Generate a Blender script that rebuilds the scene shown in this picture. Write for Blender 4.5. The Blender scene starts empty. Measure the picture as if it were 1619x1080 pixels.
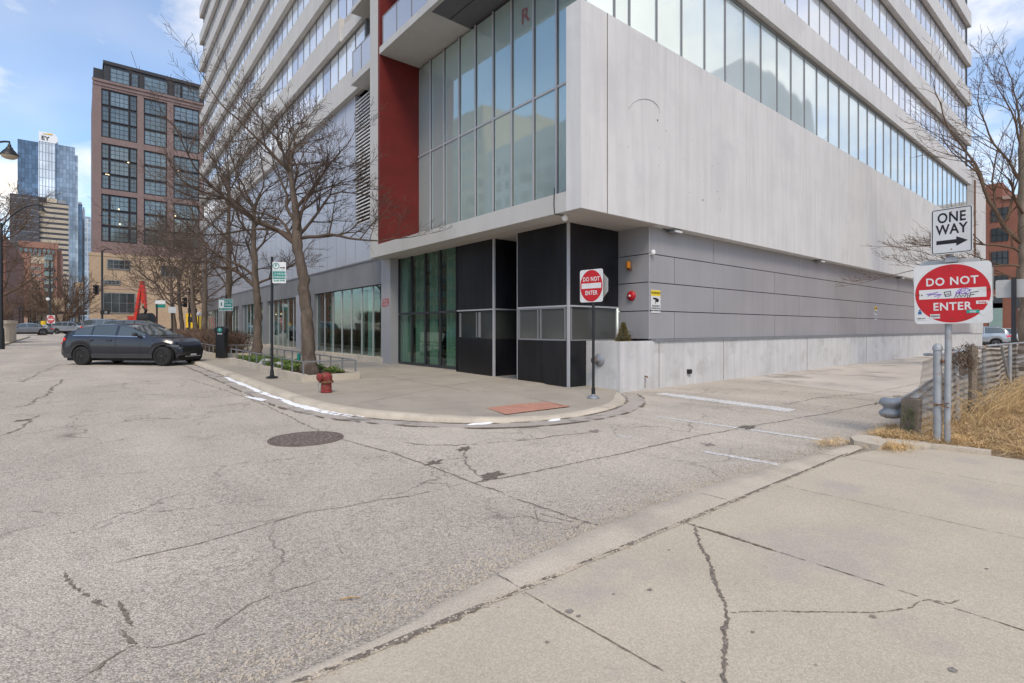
import bpy, bmesh, math, random
from mathutils import Vector, Matrix, noise as mn
R=math.radians; sin=math.sin; cos=math.cos; PI=math.pi
scene=bpy.context.scene
COL=scene.collection
rnd=random.Random(7)
# ------------------------------------------------------------ survey helpers
FP=829.; CX=809.5; HY=519.5; CH=1.55
CC,SS=0.77126,0.63651
def gz(Y): return 0.0 if Y<9 else min(.011*(Y-9),.8)
def ray(x,y):
    a=(x-CX)/FP; return (CC*a+SS, -SS*a+CC, (HY-y)/FP)
def onX(x,y,X):
    r=ray(x,y); t=X/r[0]; return Vector((X,r[1]*t,CH+r[2]*t))
def onY(x,y,Y):
    r=ray(x,y); t=Y/r[1]; return Vector((r[0]*t,Y,CH+r[2]*t))
def atF(x,y,f):
    r=ray(x,y); return Vector((r[0]*f,r[1]*f,CH+r[2]*f))
def GP(x,y,off=0.):
    z=off
    for i in range(30):
        r=ray(x,y); t=(z-CH)/r[2]; z=.5*z+.5*(gz(r[1]*t)+off)
    return Vector((r[0]*t,r[1]*t,z))
# ------------------------------------------------------------ materials
MATS={}
def NT(name):
    m=bpy.data.materials.new(name); m.use_nodes=True; nt=m.node_tree
    return m,nt,nt.nodes['Principled BSDF']
def nmath(nt,op,a,b=None,clamp=False):
    n=nt.nodes.new('ShaderNodeMath'); n.operation=op; n.use_clamp=clamp
    for i,v in enumerate((a,b)):
        if v is None: continue
        if isinstance(v,(int,float)): n.inputs[i].default_value=v
        else: nt.links.new(v,n.inputs[i])
    return n.outputs[0]
def nnoise(nt,scale,stretch=(1,1,1),detail=4,rough=.55,obj=False,off=0):
    if obj:
        tc=nt.nodes.new('ShaderNodeTexCoord'); src=tc.outputs['Object']
    else:
        ge=nt.nodes.new('ShaderNodeNewGeometry'); src=ge.outputs['Position']
    mp=nt.nodes.new('ShaderNodeMapping'); mp.inputs['Scale'].default_value=stretch; mp.inputs['Location'].default_value=(off,off*.7,off*.3)
    nt.links.new(src,mp.inputs['Vector'])
    n=nt.nodes.new('ShaderNodeTexNoise'); n.inputs['Scale'].default_value=scale; n.inputs['Detail'].default_value=detail; n.inputs['Roughness'].default_value=rough
    nt.links.new(mp.outputs[0],n.inputs['Vector']); return n.outputs['Fac']
def nrange(nt,v,a,b,c,d):
    n=nt.nodes.new('ShaderNodeMapRange'); n.inputs[1].default_value=a; n.inputs[2].default_value=b; n.inputs[3].default_value=c; n.inputs[4].default_value=d
    nt.links.new(v,n.inputs[0]); return n.outputs[0]
def nscale(nt,col,f):
    n=nt.nodes.new('ShaderNodeVectorMath'); n.operation='SCALE'
    if isinstance(col,tuple): n.inputs[0].default_value=col[:3]
    else: nt.links.new(col,n.inputs[0])
    nt.links.new(f,n.inputs['Scale']); return n.outputs[0]
def nmix(nt,f,a,b):
    n=nt.nodes.new('ShaderNodeMixRGB')
    for i,v in ((0,f),(1,a),(2,b)):
        if isinstance(v,(int,float)): n.inputs[i].default_value=v
        elif isinstance(v,tuple): n.inputs[i].default_value=v[:3]+(1,)
        else: nt.links.new(v,n.inputs[i])
    return n.outputs[0]
def nbump(nt,p,h,strength,dist=.01):
    b=nt.nodes.new('ShaderNodeBump'); b.inputs['Strength'].default_value=strength; b.inputs['Distance'].default_value=dist
    nt.links.new(h,b.inputs['Height']); nt.links.new(b.outputs[0],p.inputs['Normal'])
def mat(name,col,rough=.7,metal=0.,var=.12,vs=2.,stretch=(1,1,1),fine=0.,fs=60.,bump=0.,bs=60.,spec=.4,streak=0.,ss=3.,stain=None,stains=.8,obj=False,emit=None,es=1.,coat=0.):
    if name in MATS: return MATS[name]
    m,nt,p=NT(name); MATS[name]=m
    f=nrange(nt,nnoise(nt,vs,stretch,obj=obj),.3,.7,1-var,1+var)
    if fine: f=nmath(nt,'MULTIPLY',f,nrange(nt,nnoise(nt,fs,detail=2,rough=.7,obj=obj),.3,.7,1-fine,1+fine))
    if streak: f=nmath(nt,'MULTIPLY',f,nrange(nt,nnoise(nt,ss,(1,1,.05),detail=6,rough=.65,off=3.3),.33,.58,1-streak,1.0))
    c=nscale(nt,tuple(col),f)
    if stain: c=nmix(nt,nrange(nt,nnoise(nt,stains,detail=6,rough=.62,off=11,obj=obj),.52,.68,0,1),c,tuple(stain))
    nt.links.new(c,p.inputs['Base Color'])
    p.inputs['Roughness'].default_value=rough; p.inputs['Metallic'].default_value=metal; p.inputs['Specular IOR Level'].default_value=spec
    if coat: p.inputs['Coat Weight'].default_value=coat; p.inputs['Coat Roughness'].default_value=.05
    if bump: nbump(nt,p,nnoise(nt,bs,detail=3,obj=obj),bump)
    if emit: p.inputs['Emission Color'].default_value=tuple(emit)+(1,); p.inputs['Emission Strength'].default_value=es
    return m
def mirror_glass(name,col,metal=.6,rough=.03,wav=.02,wscale=.9,var=.06):
    """coated or curtained window glass: reflects the sky over a tinted backing"""
    m,nt,p=NT(name); MATS[name]=m
    oi=nt.nodes.new('ShaderNodeObjectInfo')
    f=nmath(nt,'MULTIPLY',nrange(nt,oi.outputs['Random'],0,1,1-var,1+var),nrange(nt,nnoise(nt,.35),.3,.7,1-var,1+var))
    nt.links.new(nscale(nt,tuple(col),f),p.inputs['Base Color'])
    p.inputs['Metallic'].default_value=metal; p.inputs['Roughness'].default_value=rough; p.inputs['Specular IOR Level'].default_value=.8
    nbump(nt,p,nnoise(nt,wscale,(1,1,.6),detail=1),1.0,wav); return m
def clear_glass(name,tint=(.75,.88,.84),refl=1.6):
    m=bpy.data.materials.new(name); m.use_nodes=True; nt=m.node_tree; MATS[name]=m
    for n in list(nt.nodes): nt.nodes.remove(n)
    o=nt.nodes.new('ShaderNodeOutputMaterial'); mx=nt.nodes.new('ShaderNodeMixShader'); t=nt.nodes.new('ShaderNodeBsdfTransparent'); g=nt.nodes.new('ShaderNodeBsdfGlossy')
    t.inputs[0].default_value=tint+(1,); g.inputs['Roughness'].default_value=.015; g.inputs[0].default_value=(.9,.95,.95,1)
    ge=nt.nodes.new('ShaderNodeNewGeometry'); dt=nt.nodes.new('ShaderNodeVectorMath'); dt.operation='DOT_PRODUCT'; nt.links.new(ge.outputs['Normal'],dt.inputs[0]); nt.links.new(ge.outputs['Incoming'],dt.inputs[1])
    r0=((refl-1)/(refl+1))**2; sch=nmath(nt,'ADD',r0,nmath(nt,'MULTIPLY',1-r0,nmath(nt,'POWER',nmath(nt,'SUBTRACT',1.0,nmath(nt,'ABSOLUTE',dt.outputs['Value'])),5.0)))
    nt.links.new(sch,mx.inputs[0]); nt.links.new(t.outputs[0],mx.inputs[1]); nt.links.new(g.outputs[0],mx.inputs[2]); nt.links.new(mx.outputs[0],o.inputs[0])
    return m
def grid_glass(name,glass,frame,w,h,mort,axis='X',metal=.5,rough=.12,var=.25):
    """curtain wall or window grid of a distant facade"""
    m,nt,p=NT(name); MATS[name]=m
    ge=nt.nodes.new('ShaderNodeNewGeometry'); sp=nt.nodes.new('ShaderNodeSeparateXYZ'); cb=nt.nodes.new('ShaderNodeCombineXYZ')
    nt.links.new(ge.outputs['Position'],sp.inputs[0]); nt.links.new(sp.outputs[0 if axis=='X' else 1],cb.inputs[0]); nt.links.new(sp.outputs[2],cb.inputs[1])
    b=nt.nodes.new('ShaderNodeTexBrick'); b.offset=0; b.inputs['Scale'].default_value=1; b.inputs['Brick Width'].default_value=w; b.inputs['Row Height'].default_value=h; b.inputs['Mortar Size'].default_value=mort
    b.inputs['Color1'].default_value=tuple(x*(1-var) for x in glass)+(1,); b.inputs['Color2'].default_value=tuple(min(1,x*(1+var)) for x in glass)+(1,); b.inputs['Mortar'].default_value=frame+(1,)
    nt.links.new(cb.outputs[0],b.inputs['Vector'])
    f=nrange(nt,nnoise(nt,.06,detail=3),.3,.7,.7,1.3)
    nt.links.new(nscale(nt,b.outputs['Color'],f),p.inputs['Base Color'])
    p.inputs['Metallic'].default_value=metal; p.inputs['Roughness'].default_value=rough; return m
def road_mat():
    m,nt,p=NT('asphalt'); MATS['asphalt']=m
    big=nrange(nt,nnoise(nt,.35,detail=5,rough=.6),.3,.7,.93,1.07)
    mid=nrange(nt,nnoise(nt,2.2,(1,.35,1),detail=5,off=5),.3,.7,.95,1.05)
    ge=nt.nodes.new('ShaderNodeNewGeometry')
    vo=nt.nodes.new('ShaderNodeTexVoronoi'); vo.inputs['Scale'].default_value=105; nt.links.new(ge.outputs['Position'],vo.inputs['Vector'])
    vsep=nt.nodes.new('ShaderNodeSeparateXYZ'); nt.links.new(vo.outputs['Color'],vsep.inputs[0])
    agg=nrange(nt,vsep.outputs[0],0,1,.72,1.27)
    pit=nrange(nt,vo.outputs['Distance'],.25,.75,1.08,.72)
    coarse=nrange(nt,nnoise(nt,28,detail=3,rough=.75,off=9),.35,.52,.66,1.04)
    rough_area=nrange(nt,nnoise(nt,.8,detail=4,off=21),.42,.6,.15,1.0)
    sp=nt.nodes.new('ShaderNodeSeparateXYZ'); nt.links.new(ge.outputs['Position'],sp.inputs[0])
    near=nrange(nt,sp.outputs[1],2.4,4.0,1.0,0.0)
    ra=nmath(nt,'MAXIMUM',rough_area,near)
    lane=nrange(nt,nnoise(nt,.55,(1.3,.16,1),detail=3,off=41),.3,.7,.90,1.09); lane2=nrange(nt,nnoise(nt,.16,detail=3,off=51),.35,.65,.93,1.06)
    cmix=nmath(nt,'ADD',1.0,nmath(nt,'MULTIPLY',nmath(nt,'SUBTRACT',coarse,1.0),ra))
    f=nmath(nt,'MULTIPLY',nmath(nt,'MULTIPLY',nmath(nt,'MULTIPLY',lane,lane2),nmath(nt,'MULTIPLY',big,mid)),nmath(nt,'MULTIPLY',nmath(nt,'MULTIPLY',agg,pit),cmix))
    wn=nt.nodes.new('ShaderNodeTexNoise'); wn.inputs['Scale'].default_value=1.6; wn.inputs['Detail'].default_value=5; nt.links.new(ge.outputs['Position'],wn.inputs['Vector'])
    wv=nt.nodes.new('ShaderNodeVectorMath'); wv.operation='SCALE'; nt.links.new(wn.outputs['Color'],wv.inputs[0]); wv.inputs['Scale'].default_value=.9
    wa=nt.nodes.new('ShaderNodeVectorMath'); nt.links.new(wv.outputs[0],wa.inputs[0]); nt.links.new(ge.outputs['Position'],wa.inputs[1])
    ve=nt.nodes.new('ShaderNodeTexVoronoi'); ve.feature='DISTANCE_TO_EDGE'; ve.inputs['Scale'].default_value=.55; nt.links.new(wa.outputs[0],ve.inputs['Vector'])
    ve2=nt.nodes.new('ShaderNodeTexVoronoi'); ve2.feature='DISTANCE_TO_EDGE'; ve2.inputs['Scale'].default_value=1.7; nt.links.new(wa.outputs[0],ve2.inputs['Vector'])
    msk=nrange(nt,nnoise(nt,.5,detail=3,off=61),.42,.62,0,1); msk2=nrange(nt,nnoise(nt,.4,detail=3,off=71),.52,.64,0,1)
    k1=nmath(nt,'MULTIPLY',nrange(nt,ve.outputs['Distance'],.003,.012,.42,0),msk); k2=nmath(nt,'MULTIPLY',nrange(nt,ve2.outputs['Distance'],.006,.022,.35,0),msk2)
    f=nmath(nt,'MULTIPLY',f,nmath(nt,'SUBTRACT',1.0,nmath(nt,'MAXIMUM',k1,k2))); f=nmath(nt,'MULTIPLY',f,nmath(nt,'SUBTRACT',1.04,nmath(nt,'MULTIPLY',near,.17)))
    c=nscale(nt,(.535,.475,.40),f)
    c=nmix(nt,nrange(nt,nnoise(nt,.9,(1,.5,1),detail=7,rough=.7,off=33),.60,.74,0,.55),c,(.13,.115,.10))
    nt.links.new(c,p.inputs['Base Color']); p.inputs['Roughness'].default_value=.9; p.inputs['Specular IOR Level'].default_value=.2
    nbump(nt,p,nmath(nt,'ADD',nmath(nt,'MULTIPLY',vo.outputs['Distance'],-.6),nmath(nt,'MULTIPLY',nnoise(nt,28,detail=3,rough=.75,off=9),ra)),.7,.012)
    return m
road_mat()
mat('pavement',(.50,.435,.338),.85,var=.07,vs=.9,fine=.14,fs=120,bump=.25,bs=150,spec=.25,stain=(.44,.385,.325),stains=1.3)
mat('pavement_worn',(.385,.342,.278),.85,var=.08,vs=.8,fine=.12,fs=110,bump=.25,bs=150,spec=.25,stain=(.33,.29,.24),stains=1.0)
mat('kerb_concrete',(.53,.465,.375),.9,var=.10,vs=1.6,fine=.16,fs=120,bump=.4,bs=100,spec=.2,stain=(.40,.35,.285),stains=1.1)
mat('gutter_concrete',(.42,.375,.325),.9,var=.10,vs=2,fine=.14,fs=120,bump=.3,bs=100,stain=(.2,.18,.16),stains=2)
mat('alley_concrete',(.50,.45,.39),.9,var=.1,vs=.5,fine=.10,fs=60,bump=.3,stain=(.27,.24,.21),stains=.7)
mat('crack_dark',(.15,.125,.10),1,var=.4,vs=30,fine=.4,spec=.1)
mat('crack_soft',(.26,.225,.19),1,var=.35,vs=22,fine=.4,fs=100,spec=.1)
mat('joint_fill',(.25,.20,.155),1,var=.5,vs=12,fine=.5,fs=90,spec=.1)
mat('pothole',(.15,.13,.115),1,var=.35,vs=14,fine=.5,fs=90,bump=1,bs=50,spec=.1)
mat('road_paint',(.55,.54,.52),.85,var=.15,vs=8,fine=.35,fs=70,stain=(.34,.31,.29),stains=9)
mat('white_concrete',(.64,.63,.62),.75,var=.045,vs=.7,fine=.035,fs=40,streak=.11,ss=6.5,bump=.12,bs=30,spec=.3,stain=(.56,.55,.55),stains=.5)
mat('frame_concrete',(.50,.49,.465),.75,var=.04,vs=.8,fine=.03,fs=40,streak=.05,ss=3,spec=.3)
mat('lower_concrete',(.58,.575,.57),.8,var=.07,vs=1.1,fine=.05,fs=30,streak=.16,ss=5,bump=.15,bs=20,stain=(.46,.45,.44),stains=1.6)
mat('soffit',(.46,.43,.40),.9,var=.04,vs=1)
mat('band_concrete',(.57,.55,.52),.8,var=.05,vs=.8,streak=.08,ss=4,spec=.3)
mat('grey_panel',(.40,.395,.41),.42,var=.06,vs=.5,fine=.02,streak=.07,ss=3,spec=.5,metal=.25,bump=.02,bs=6)
mat('fascia_panel',(.24,.24,.25),.45,metal=.3,var=.12,vs=.8)
mat('clad_panel',(.50,.51,.56),.35,metal=.35,var=.05,vs=.5)
mat('black_panel',(.013,.013,.016),.28,var=.5,vs=1.1,stretch=(1,1,.4),streak=.35,ss=7,fine=.15,fs=30,bump=.04,bs=5,spec=.35)
mat('red_wall',(.13,.013,.010),.55,var=.12,vs=1.2,stretch=(1,1,2),bump=.15,bs=2,spec=.35)
mat('silver',(.44,.44,.46),.5,metal=.2,var=.05)
mat('mullion',(.24,.245,.255),.5,metal=.3,var=.05)
mat('dark_mullion',(.045,.05,.055),.5,metal=.3,var=.1)
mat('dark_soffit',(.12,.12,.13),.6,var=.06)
mat('louver',(.72,.70,.67),.6,var=.05)
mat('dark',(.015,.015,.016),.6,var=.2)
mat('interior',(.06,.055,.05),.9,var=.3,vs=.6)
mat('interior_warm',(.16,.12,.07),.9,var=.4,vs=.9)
mat('curtain',(.27,.335,.295),.9,var=.08,vs=1)
mat('curtain_aqua',(.27,.38,.345),.9,var=.08,vs=1)
mat('grey_metal',(.30,.32,.34),.5,metal=.5,var=.08)
mat('galv',(.36,.38,.40),.6,metal=.35,var=.12,vs=9,stain=(.32,.20,.12),stains=3)
mat('rail_metal',(.22,.23,.235),.55,metal=.4,var=.1)
mat('wire_metal',(.24,.21,.18),.7,metal=.2,var=.3,vs=5)
mat('rust',(.17,.085,.045),.9,var=.3,vs=15)
mat('bark',(.125,.098,.078),.95,var=.3,vs=6,stretch=(1,1,.3),fine=.25,fs=40,bump=.9,bs=18,spec=.15)
mat('bark_pale',(.20,.165,.13),.95,var=.3,vs=6,stretch=(1,1,.3),fine=.2,fs=40,bump=.8,bs=18,spec=.15)
mat('twig',(.105,.078,.062),.95,var=.25,vs=2,spec=.15)
mat('twig_brown',(.13,.090,.065),.95,var=.25,vs=2,spec=.15)
mat('leaf_green',(.17,.24,.05),.6,var=.45,vs=9)
mat('soil',(.05,.035,.026),1,var=.4,vs=9,bump=1,bs=25)
mat('dirt',(.24,.17,.10),1,var=.35,vs=2,fine=.3,fs=40,bump=1,bs=20)
mat('straw',(.62,.44,.22),.8,var=.4,vs=5)
mat('straw_dark',(.36,.22,.10),.85,var=.4,vs=5)
mat('hedge',(.15,.10,.072),1,var=.4,vs=2)
mat('conifer',(.15,.12,.04),.9,var=.4,vs=10)
mat('hydrant_red',(.22,.03,.026),.6,var=.35,vs=14,stain=(.20,.11,.06),stains=11,spec=.4)
mat('sign_white',(.66,.67,.67),.45,var=.04,vs=6,stain=(.58,.58,.57),stains=4)
mat('sign_red',(.50,.012,.02),.4,var=.08,vs=8)
mat('sign_black',(.012,.012,.014),.5,var=.1)
mat('sign_green',(.01,.20,.17),.5,var=.1)
mat('sign_yellow',(.75,.55,.02),.5,var=.1)
mat('sign_grey',(.50,.50,.49),.5,metal=.4,var=.08,vs=5)
mat('letter_red',(.24,.10,.11),.5,var=.05)
mat('purple_ink',(.25,.10,.55),.6,var=.1)
mat('teal_sticker',(.02,.30,.24),.5,var=.1)
mat('red_ink',(.45,.02,.03),.5,var=.1)
mat('blue_ink',(.03,.12,.30),.5,var=.1)
mat('black_metal',(.012,.013,.015),.45,var=.2,spec=.5)
mat('amber',(.75,.25,.01),.3,var=.1)
mat('bell_red',(.45,.01,.02),.35,var=.08)
mat('white_plastic',(.75,.75,.74),.35,var=.04)
mat('snow',(.85,.86,.88),.8,var=.03,bump=.6,bs=25)
mat('tactile',(.48,.25,.18),.9,var=.1,vs=3,fine=.1,fs=80)
mat('manhole',(.17,.135,.115),.8,metal=.2,var=.2,vs=8)
mat('car_dark',(.012,.014,.024),.25,metal=.15,var=.06,vs=1,spec=.5,coat=.6)
mat('car_silver',(.36,.39,.43),.25,metal=.5,var=.04,coat=1)
mat('car_grey',(.20,.21,.225),.25,metal=.5,var=.04,coat=1)
mat('car_black',(.012,.016,.015),.25,metal=.3,var=.04,coat=1)
mat('car_white',(.55,.57,.60),.25,metal=.2,var=.04,coat=1)
mat('cladding',(.05,.05,.053),.7,var=.1)
mat('tyre',(.02,.02,.02),.85,var=.2)
mat('rim_black',(.07,.07,.075),.35,metal=.6,var=.1)
mat('rim_silver',(.40,.40,.42),.3,metal=.8,var=.1)
mat('chrome',(.7,.7,.72),.15,metal=1,var=.02)
mat('tail_red',(.55,.02,.02),.2,var=.05,emit=(.8,.03,.03),es=.25)
mat('head_lit',(.9,.85,.7),.2,var=.02,emit=(1,.85,.6),es=4)
mat('head_clear',(.13,.14,.145),.25,metal=.3,var=.05)
mat('orange_paint',(.75,.20,.02),.5,var=.1)
mat('yellow_paint',(.75,.48,.02),.5,var=.1)
mat('machine_red',(.55,.045,.03),.4,var=.1)
mat('brick_brown',(.215,.153,.144),.9,var=.08,vs=.5,fine=.08,fs=3)
mat('brick_tan',(.42,.31,.21),.9,var=.07,vs=.4,fine=.10,fs=2)
mat('brick_orange',(.29,.155,.115),.9,var=.1,vs=.3,fine=.1,fs=2)
mat('brick_dark',(.20,.10,.075),.9,var=.15,vs=.3,fine=.1,fs=2)
mat('brick_red',(.27,.115,.078),.9,var=.10,vs=.6,fine=.10,fs=8)
mat('stone_band',(.40,.28,.22),.9,var=.08)
mat('black_steel',(.030,.030,.036),.5,var=.15)
mat('office_dark',(.045,.045,.06),.4,var=.2)
mat('office_cream',(.50,.42,.31),.7,var=.08,vs=.4)
mat('office_white',(.72,.73,.76),.5,var=.04)
mat('city_grey',(.34,.35,.36),.8,var=.12,vs=.1)
mat('dark_interior_glass',(.05,.055,.05),.08,metal=.3,var=.4,vs=.6)
mat('warm_lamp',(.9,.7,.4),.5,emit=(1,.75,.4),es=2.0)
mirror_glass('lobby_glass',(.48,.59,.57),.46,.035,.008,.6,.03)
mirror_glass('ribbon_glass',(.70,.79,.80),.45,.04,.012,.5)
mirror_glass('flat_glass_pale',(.80,.82,.88),.45,.06,.006,.6)
mirror_glass('flat_glass_mid',(.66,.69,.78),.5,.05,.006,.6)
mirror_glass('flat_glass_light',(.88,.91,.93),.4,.06,.006,.6)
mirror_glass('rail_frost',(.48,.50,.55),.35,.15,.0,.6)
mirror_glass('hazy_glass',(.11,.115,.11),.35,.12,.004,.6)
mirror_glass('car_glass',(.10,.12,.125),.5,.03,.0,.5)
mirror_glass('far_glass',(.15,.18,.18),.4,.06,.02,.3,.2)
mirror_glass('far_glass_dark',(.10,.115,.12),.5,.06,.02,.3,.3)
clear_glass('shop_glass',(.80,.88,.86),1.75)
clear_glass('green_glass',(.72,.84,.79),1.75)
clear_glass('rail_glass',(.80,.86,.88),2.2)
def speckle(name,col,scale=60.,soft=.12,bias=0.):
    m=mat(name,col,1,var=.35,vs=25,spec=.1,fine=.3,fs=90); nt=m.node_tree; p=nt.nodes['Principled BSDF']
    at=nt.nodes.new('ShaderNodeAttribute'); at.attribute_name='fade'
    n=nmath(nt,'ADD',nmath(nt,'MULTIPLY',nnoise(nt,scale,detail=4,rough=.7,off=17),.75),nmath(nt,'MULTIPLY',nnoise(nt,scale*.12,detail=2,off=27),.25))
    a=nrange(nt,nmath(nt,'ADD',nmath(nt,'SUBTRACT',at.outputs['Fac'],nrange(nt,n,.3,.7,0,1)),bias),-soft,soft,0,1); nt.links.new(a,p.inputs['Alpha']); return m
def aggregate(name,scale,amt):
    m=MATS[name]; nt=m.node_tree; p=nt.nodes['Principled BSDF']; src=p.inputs['Base Color'].links[0].from_socket
    ge=nt.nodes.new('ShaderNodeNewGeometry'); vo=nt.nodes.new('ShaderNodeTexVoronoi'); vo.inputs['Scale'].default_value=scale; nt.links.new(ge.outputs['Position'],vo.inputs['Vector'])
    sp=nt.nodes.new('ShaderNodeSeparateXYZ'); nt.links.new(vo.outputs['Color'],sp.inputs[0]); nt.links.new(nscale(nt,src,nrange(nt,sp.outputs[0],0,1,1-amt,1+amt)),p.inputs['Base Color'])
for q in ('pavement','kerb_concrete','pavement_worn'): aggregate(q,130,.12)
speckle('crack_spk',(.20,.17,.14),70); speckle('crack_spk_soft',(.24,.21,.18),70,.2,-.12); speckle('hole_spk',(.16,.138,.115),38,.3,-.02); speckle('worn_spk',(.29,.25,.22),30,.5,-.15); speckle('snow_spk',(.86,.87,.89),22,.06,.1); speckle('paint_spk',(.60,.59,.57),24,.1,.0); speckle('dirt_spk',(.20,.165,.125),35,.3,-.1); speckle('gum_spk',(.22,.20,.18),60,.4,.35)
def m_(n): return MATS[n]
# ------------------------------------------------------------ mesh builder
class MB:
    def __init__(s): s.v=[]; s.f=[]; s.mi=[]; s.mats=[]; s.cur=0
    def use(s,name):
        if name not in s.mats: s.mats.append(name)
        s.cur=s.mats.index(name); return s
    def face(s,*idx): s.f.append(tuple(idx)); s.mi.append(s.cur)
    def poly(s,pts):
        b=len(s.v); s.v+= [tuple(p) for p in pts]; s.face(*range(b,b+len(pts)))
    def box(s,x0,x1,y0,y1,z0,z1,M=None):
        b=len(s.v)
        P=[(x,y,z) for z in (z0,z1) for (x,y) in ((x0,y0),(x1,y0),(x1,y1),(x0,y1))]
        if M is not None: P=[tuple(M@Vector(p)) for p in P]
        s.v+=P
        for q in ((0,3,2,1),(4,5,6,7),(0,1,5,4),(1,2,6,5),(2,3,7,6),(3,0,4,7)): s.face(*[b+i for i in q])
        return s
    def tube(s,pts,rad,n=6,cap=True):
        pts=[Vector(p) for p in pts]
        if not hasattr(rad,'__len__'): rad=[rad]*len(pts)
        prev=None; rings=[]
        for i,p in enumerate(pts):
            if i==0: d=pts[1]-p
            elif i==len(pts)-1: d=p-pts[i-1]
            else: d=pts[i+1]-pts[i-1]
            d.normalize()
            if prev is None:
                a=Vector((0,0,1)) if abs(d.z)<.9 else Vector((1,0,0))
                u=d.cross(a).normalized()
            else:
                u=(prev-d*prev.dot(d)); u=u.normalized() if u.length>1e-6 else d.orthogonal().normalized()
            prev=u; w=d.cross(u); b=len(s.v); rings.append(b)
            for k in range(n):
                t=2*PI*k/n; s.v.append(tuple(p+(u*cos(t)+w*sin(t))*rad[i]))
        for i in range(len(rings)-1):
            a,b=rings[i],rings[i+1]
            for k in range(n): s.face(a+k,a+(k+1)%n,b+(k+1)%n,b+k)
        if cap and n>2:
            s.face(*[rings[0]+k for k in reversed(range(n))]); s.face(*[rings[-1]+k for k in range(n)])
        return s
    def lathe(s,prof,n=20,M=None,axis='Z'):
        rings=[]
        for r,z in prof:
            b=len(s.v); rings.append(b)
            for k in range(n):
                t=2*PI*k/n; p=Vector((r*cos(t),r*sin(t),z))
                if axis=='Y': p=Vector((r*cos(t),z,r*sin(t)))
                if M is not None: p=M@p
                s.v.append(tuple(p))
        for i in range(len(rings)-1):
            a,b=rings[i],rings[i+1]
            for k in range(n): s.face(a+k,a+(k+1)%n,b+(k+1)%n,b+k)
        s.face(*[rings[0]+k for k in reversed(range(n))]); s.face(*[rings[-1]+k for k in range(n)])
        return s
    def prism(s,pts2,M,d0,d1):
        """pts2 outline in the local XY plane, extruded along local Z"""
        b=len(s.v); n=len(pts2)
        for d in (d0,d1): s.v+=[tuple(M@Vector((x,y,d))) for x,y in pts2]
        s.face(*[b+i for i in reversed(range(n))]); s.face(*[b+n+i for i in range(n)])
        for i in range(n): s.face(b+i,b+(i+1)%n,b+n+(i+1)%n,b+n+i)
        return s
    def mesh(s,name,smooth=False,ang=40):
        me=bpy.data.meshes.new(name); me.from_pydata(s.v,[],s.f)
        for n in s.mats: me.materials.append(MATS[n])
        if s.mi: me.polygons.foreach_set('material_index',s.mi)
        me.validate(); me.update()
        if smooth:
            me.shade_smooth(); me.set_sharp_from_angle(angle=R(ang))
        return me
    def build(s,name,parent=None,smooth=False,ang=40,M=None):
        o=bpy.data.objects.new(name,s.mesh(name,smooth,ang)); COL.objects.link(o)
        if parent is not None: o.parent=parent
        if M is not None: o.matrix_local=M
        return o
def new(m): return MB().use(m)
def inst(name,me,parent,loc,rz=0):
    o=bpy.data.objects.new(name,me); COL.objects.link(o); o.parent=parent; o.location=loc; o.rotation_euler=(0,0,rz); return o
def tag(o,label=None,cat=None,group=None,kind=None):
    if label: o['label']=label
    if cat: o['category']=cat
    if group: o['group']=group
    if kind: o['kind']=kind
    return o
def empty(name,loc,label,cat,group=None,rz=0.):
    o=bpy.data.objects.new(name,None); COL.objects.link(o); o.location=loc; o.rotation_euler=(0,0,rz); o.empty_display_size=.2
    return tag(o,label,cat,group)
def kids(o): return [c for c in bpy.data.objects if c.parent==o]
def copy_tree(o,parent=None):
    c=o.copy(); COL.objects.link(c); c.parent=parent
    for k in kids(o): copy_tree(k,c)
    return c
FONTC={}
def text_mesh(s,size,matname,depth=.002,bold=.0,sx=1.,spacing=1.):
    cu=bpy.data.curves.new('lettering','FONT'); cu.body=s; cu.size=size; cu.align_x='CENTER'; cu.align_y='CENTER'; cu.extrude=depth; cu.offset=bold; cu.space_character=spacing; cu.resolution_u=4
    ob=bpy.data.objects.new('tmp_text',cu); COL.objects.link(ob)
    dg=bpy.context.evaluated_depsgraph_get(); dg.update()
    me=bpy.data.meshes.new_from_object(ob.evaluated_get(dg)); bpy.data.objects.remove(ob)
    me.materials.clear(); me.materials.append(MATS[matname])
    for v in me.vertices: v.co.x*=sx
    return me
def text(name,s,size,matname,parent,M,**k):
    o=bpy.data.objects.new(name,text_mesh(s,size,matname,**k)); COL.objects.link(o); o.parent=parent; o.matrix_local=M; return o
def face_M(origin,right,up=Vector((0,0,1))):
    """local X -> right, local Y -> up, local Z -> outward"""
    r=Vector(right).normalized(); n=r.cross(Vector(up)).normalized(); u=n.cross(r)
    M=Matrix((r,u,n)).transposed().to_4x4(); M.translation=Vector(origin); return M
SPK={'crack_dark':'crack_spk','crack_soft':'crack_spk_soft','joint_fill':'dirt_spk','pothole':'hole_spk'}
def fadeset(o,fade):
    a=o.data.attributes.new('fade','FLOAT','POINT'); a.data.foreach_set('value',fade); return o
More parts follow.
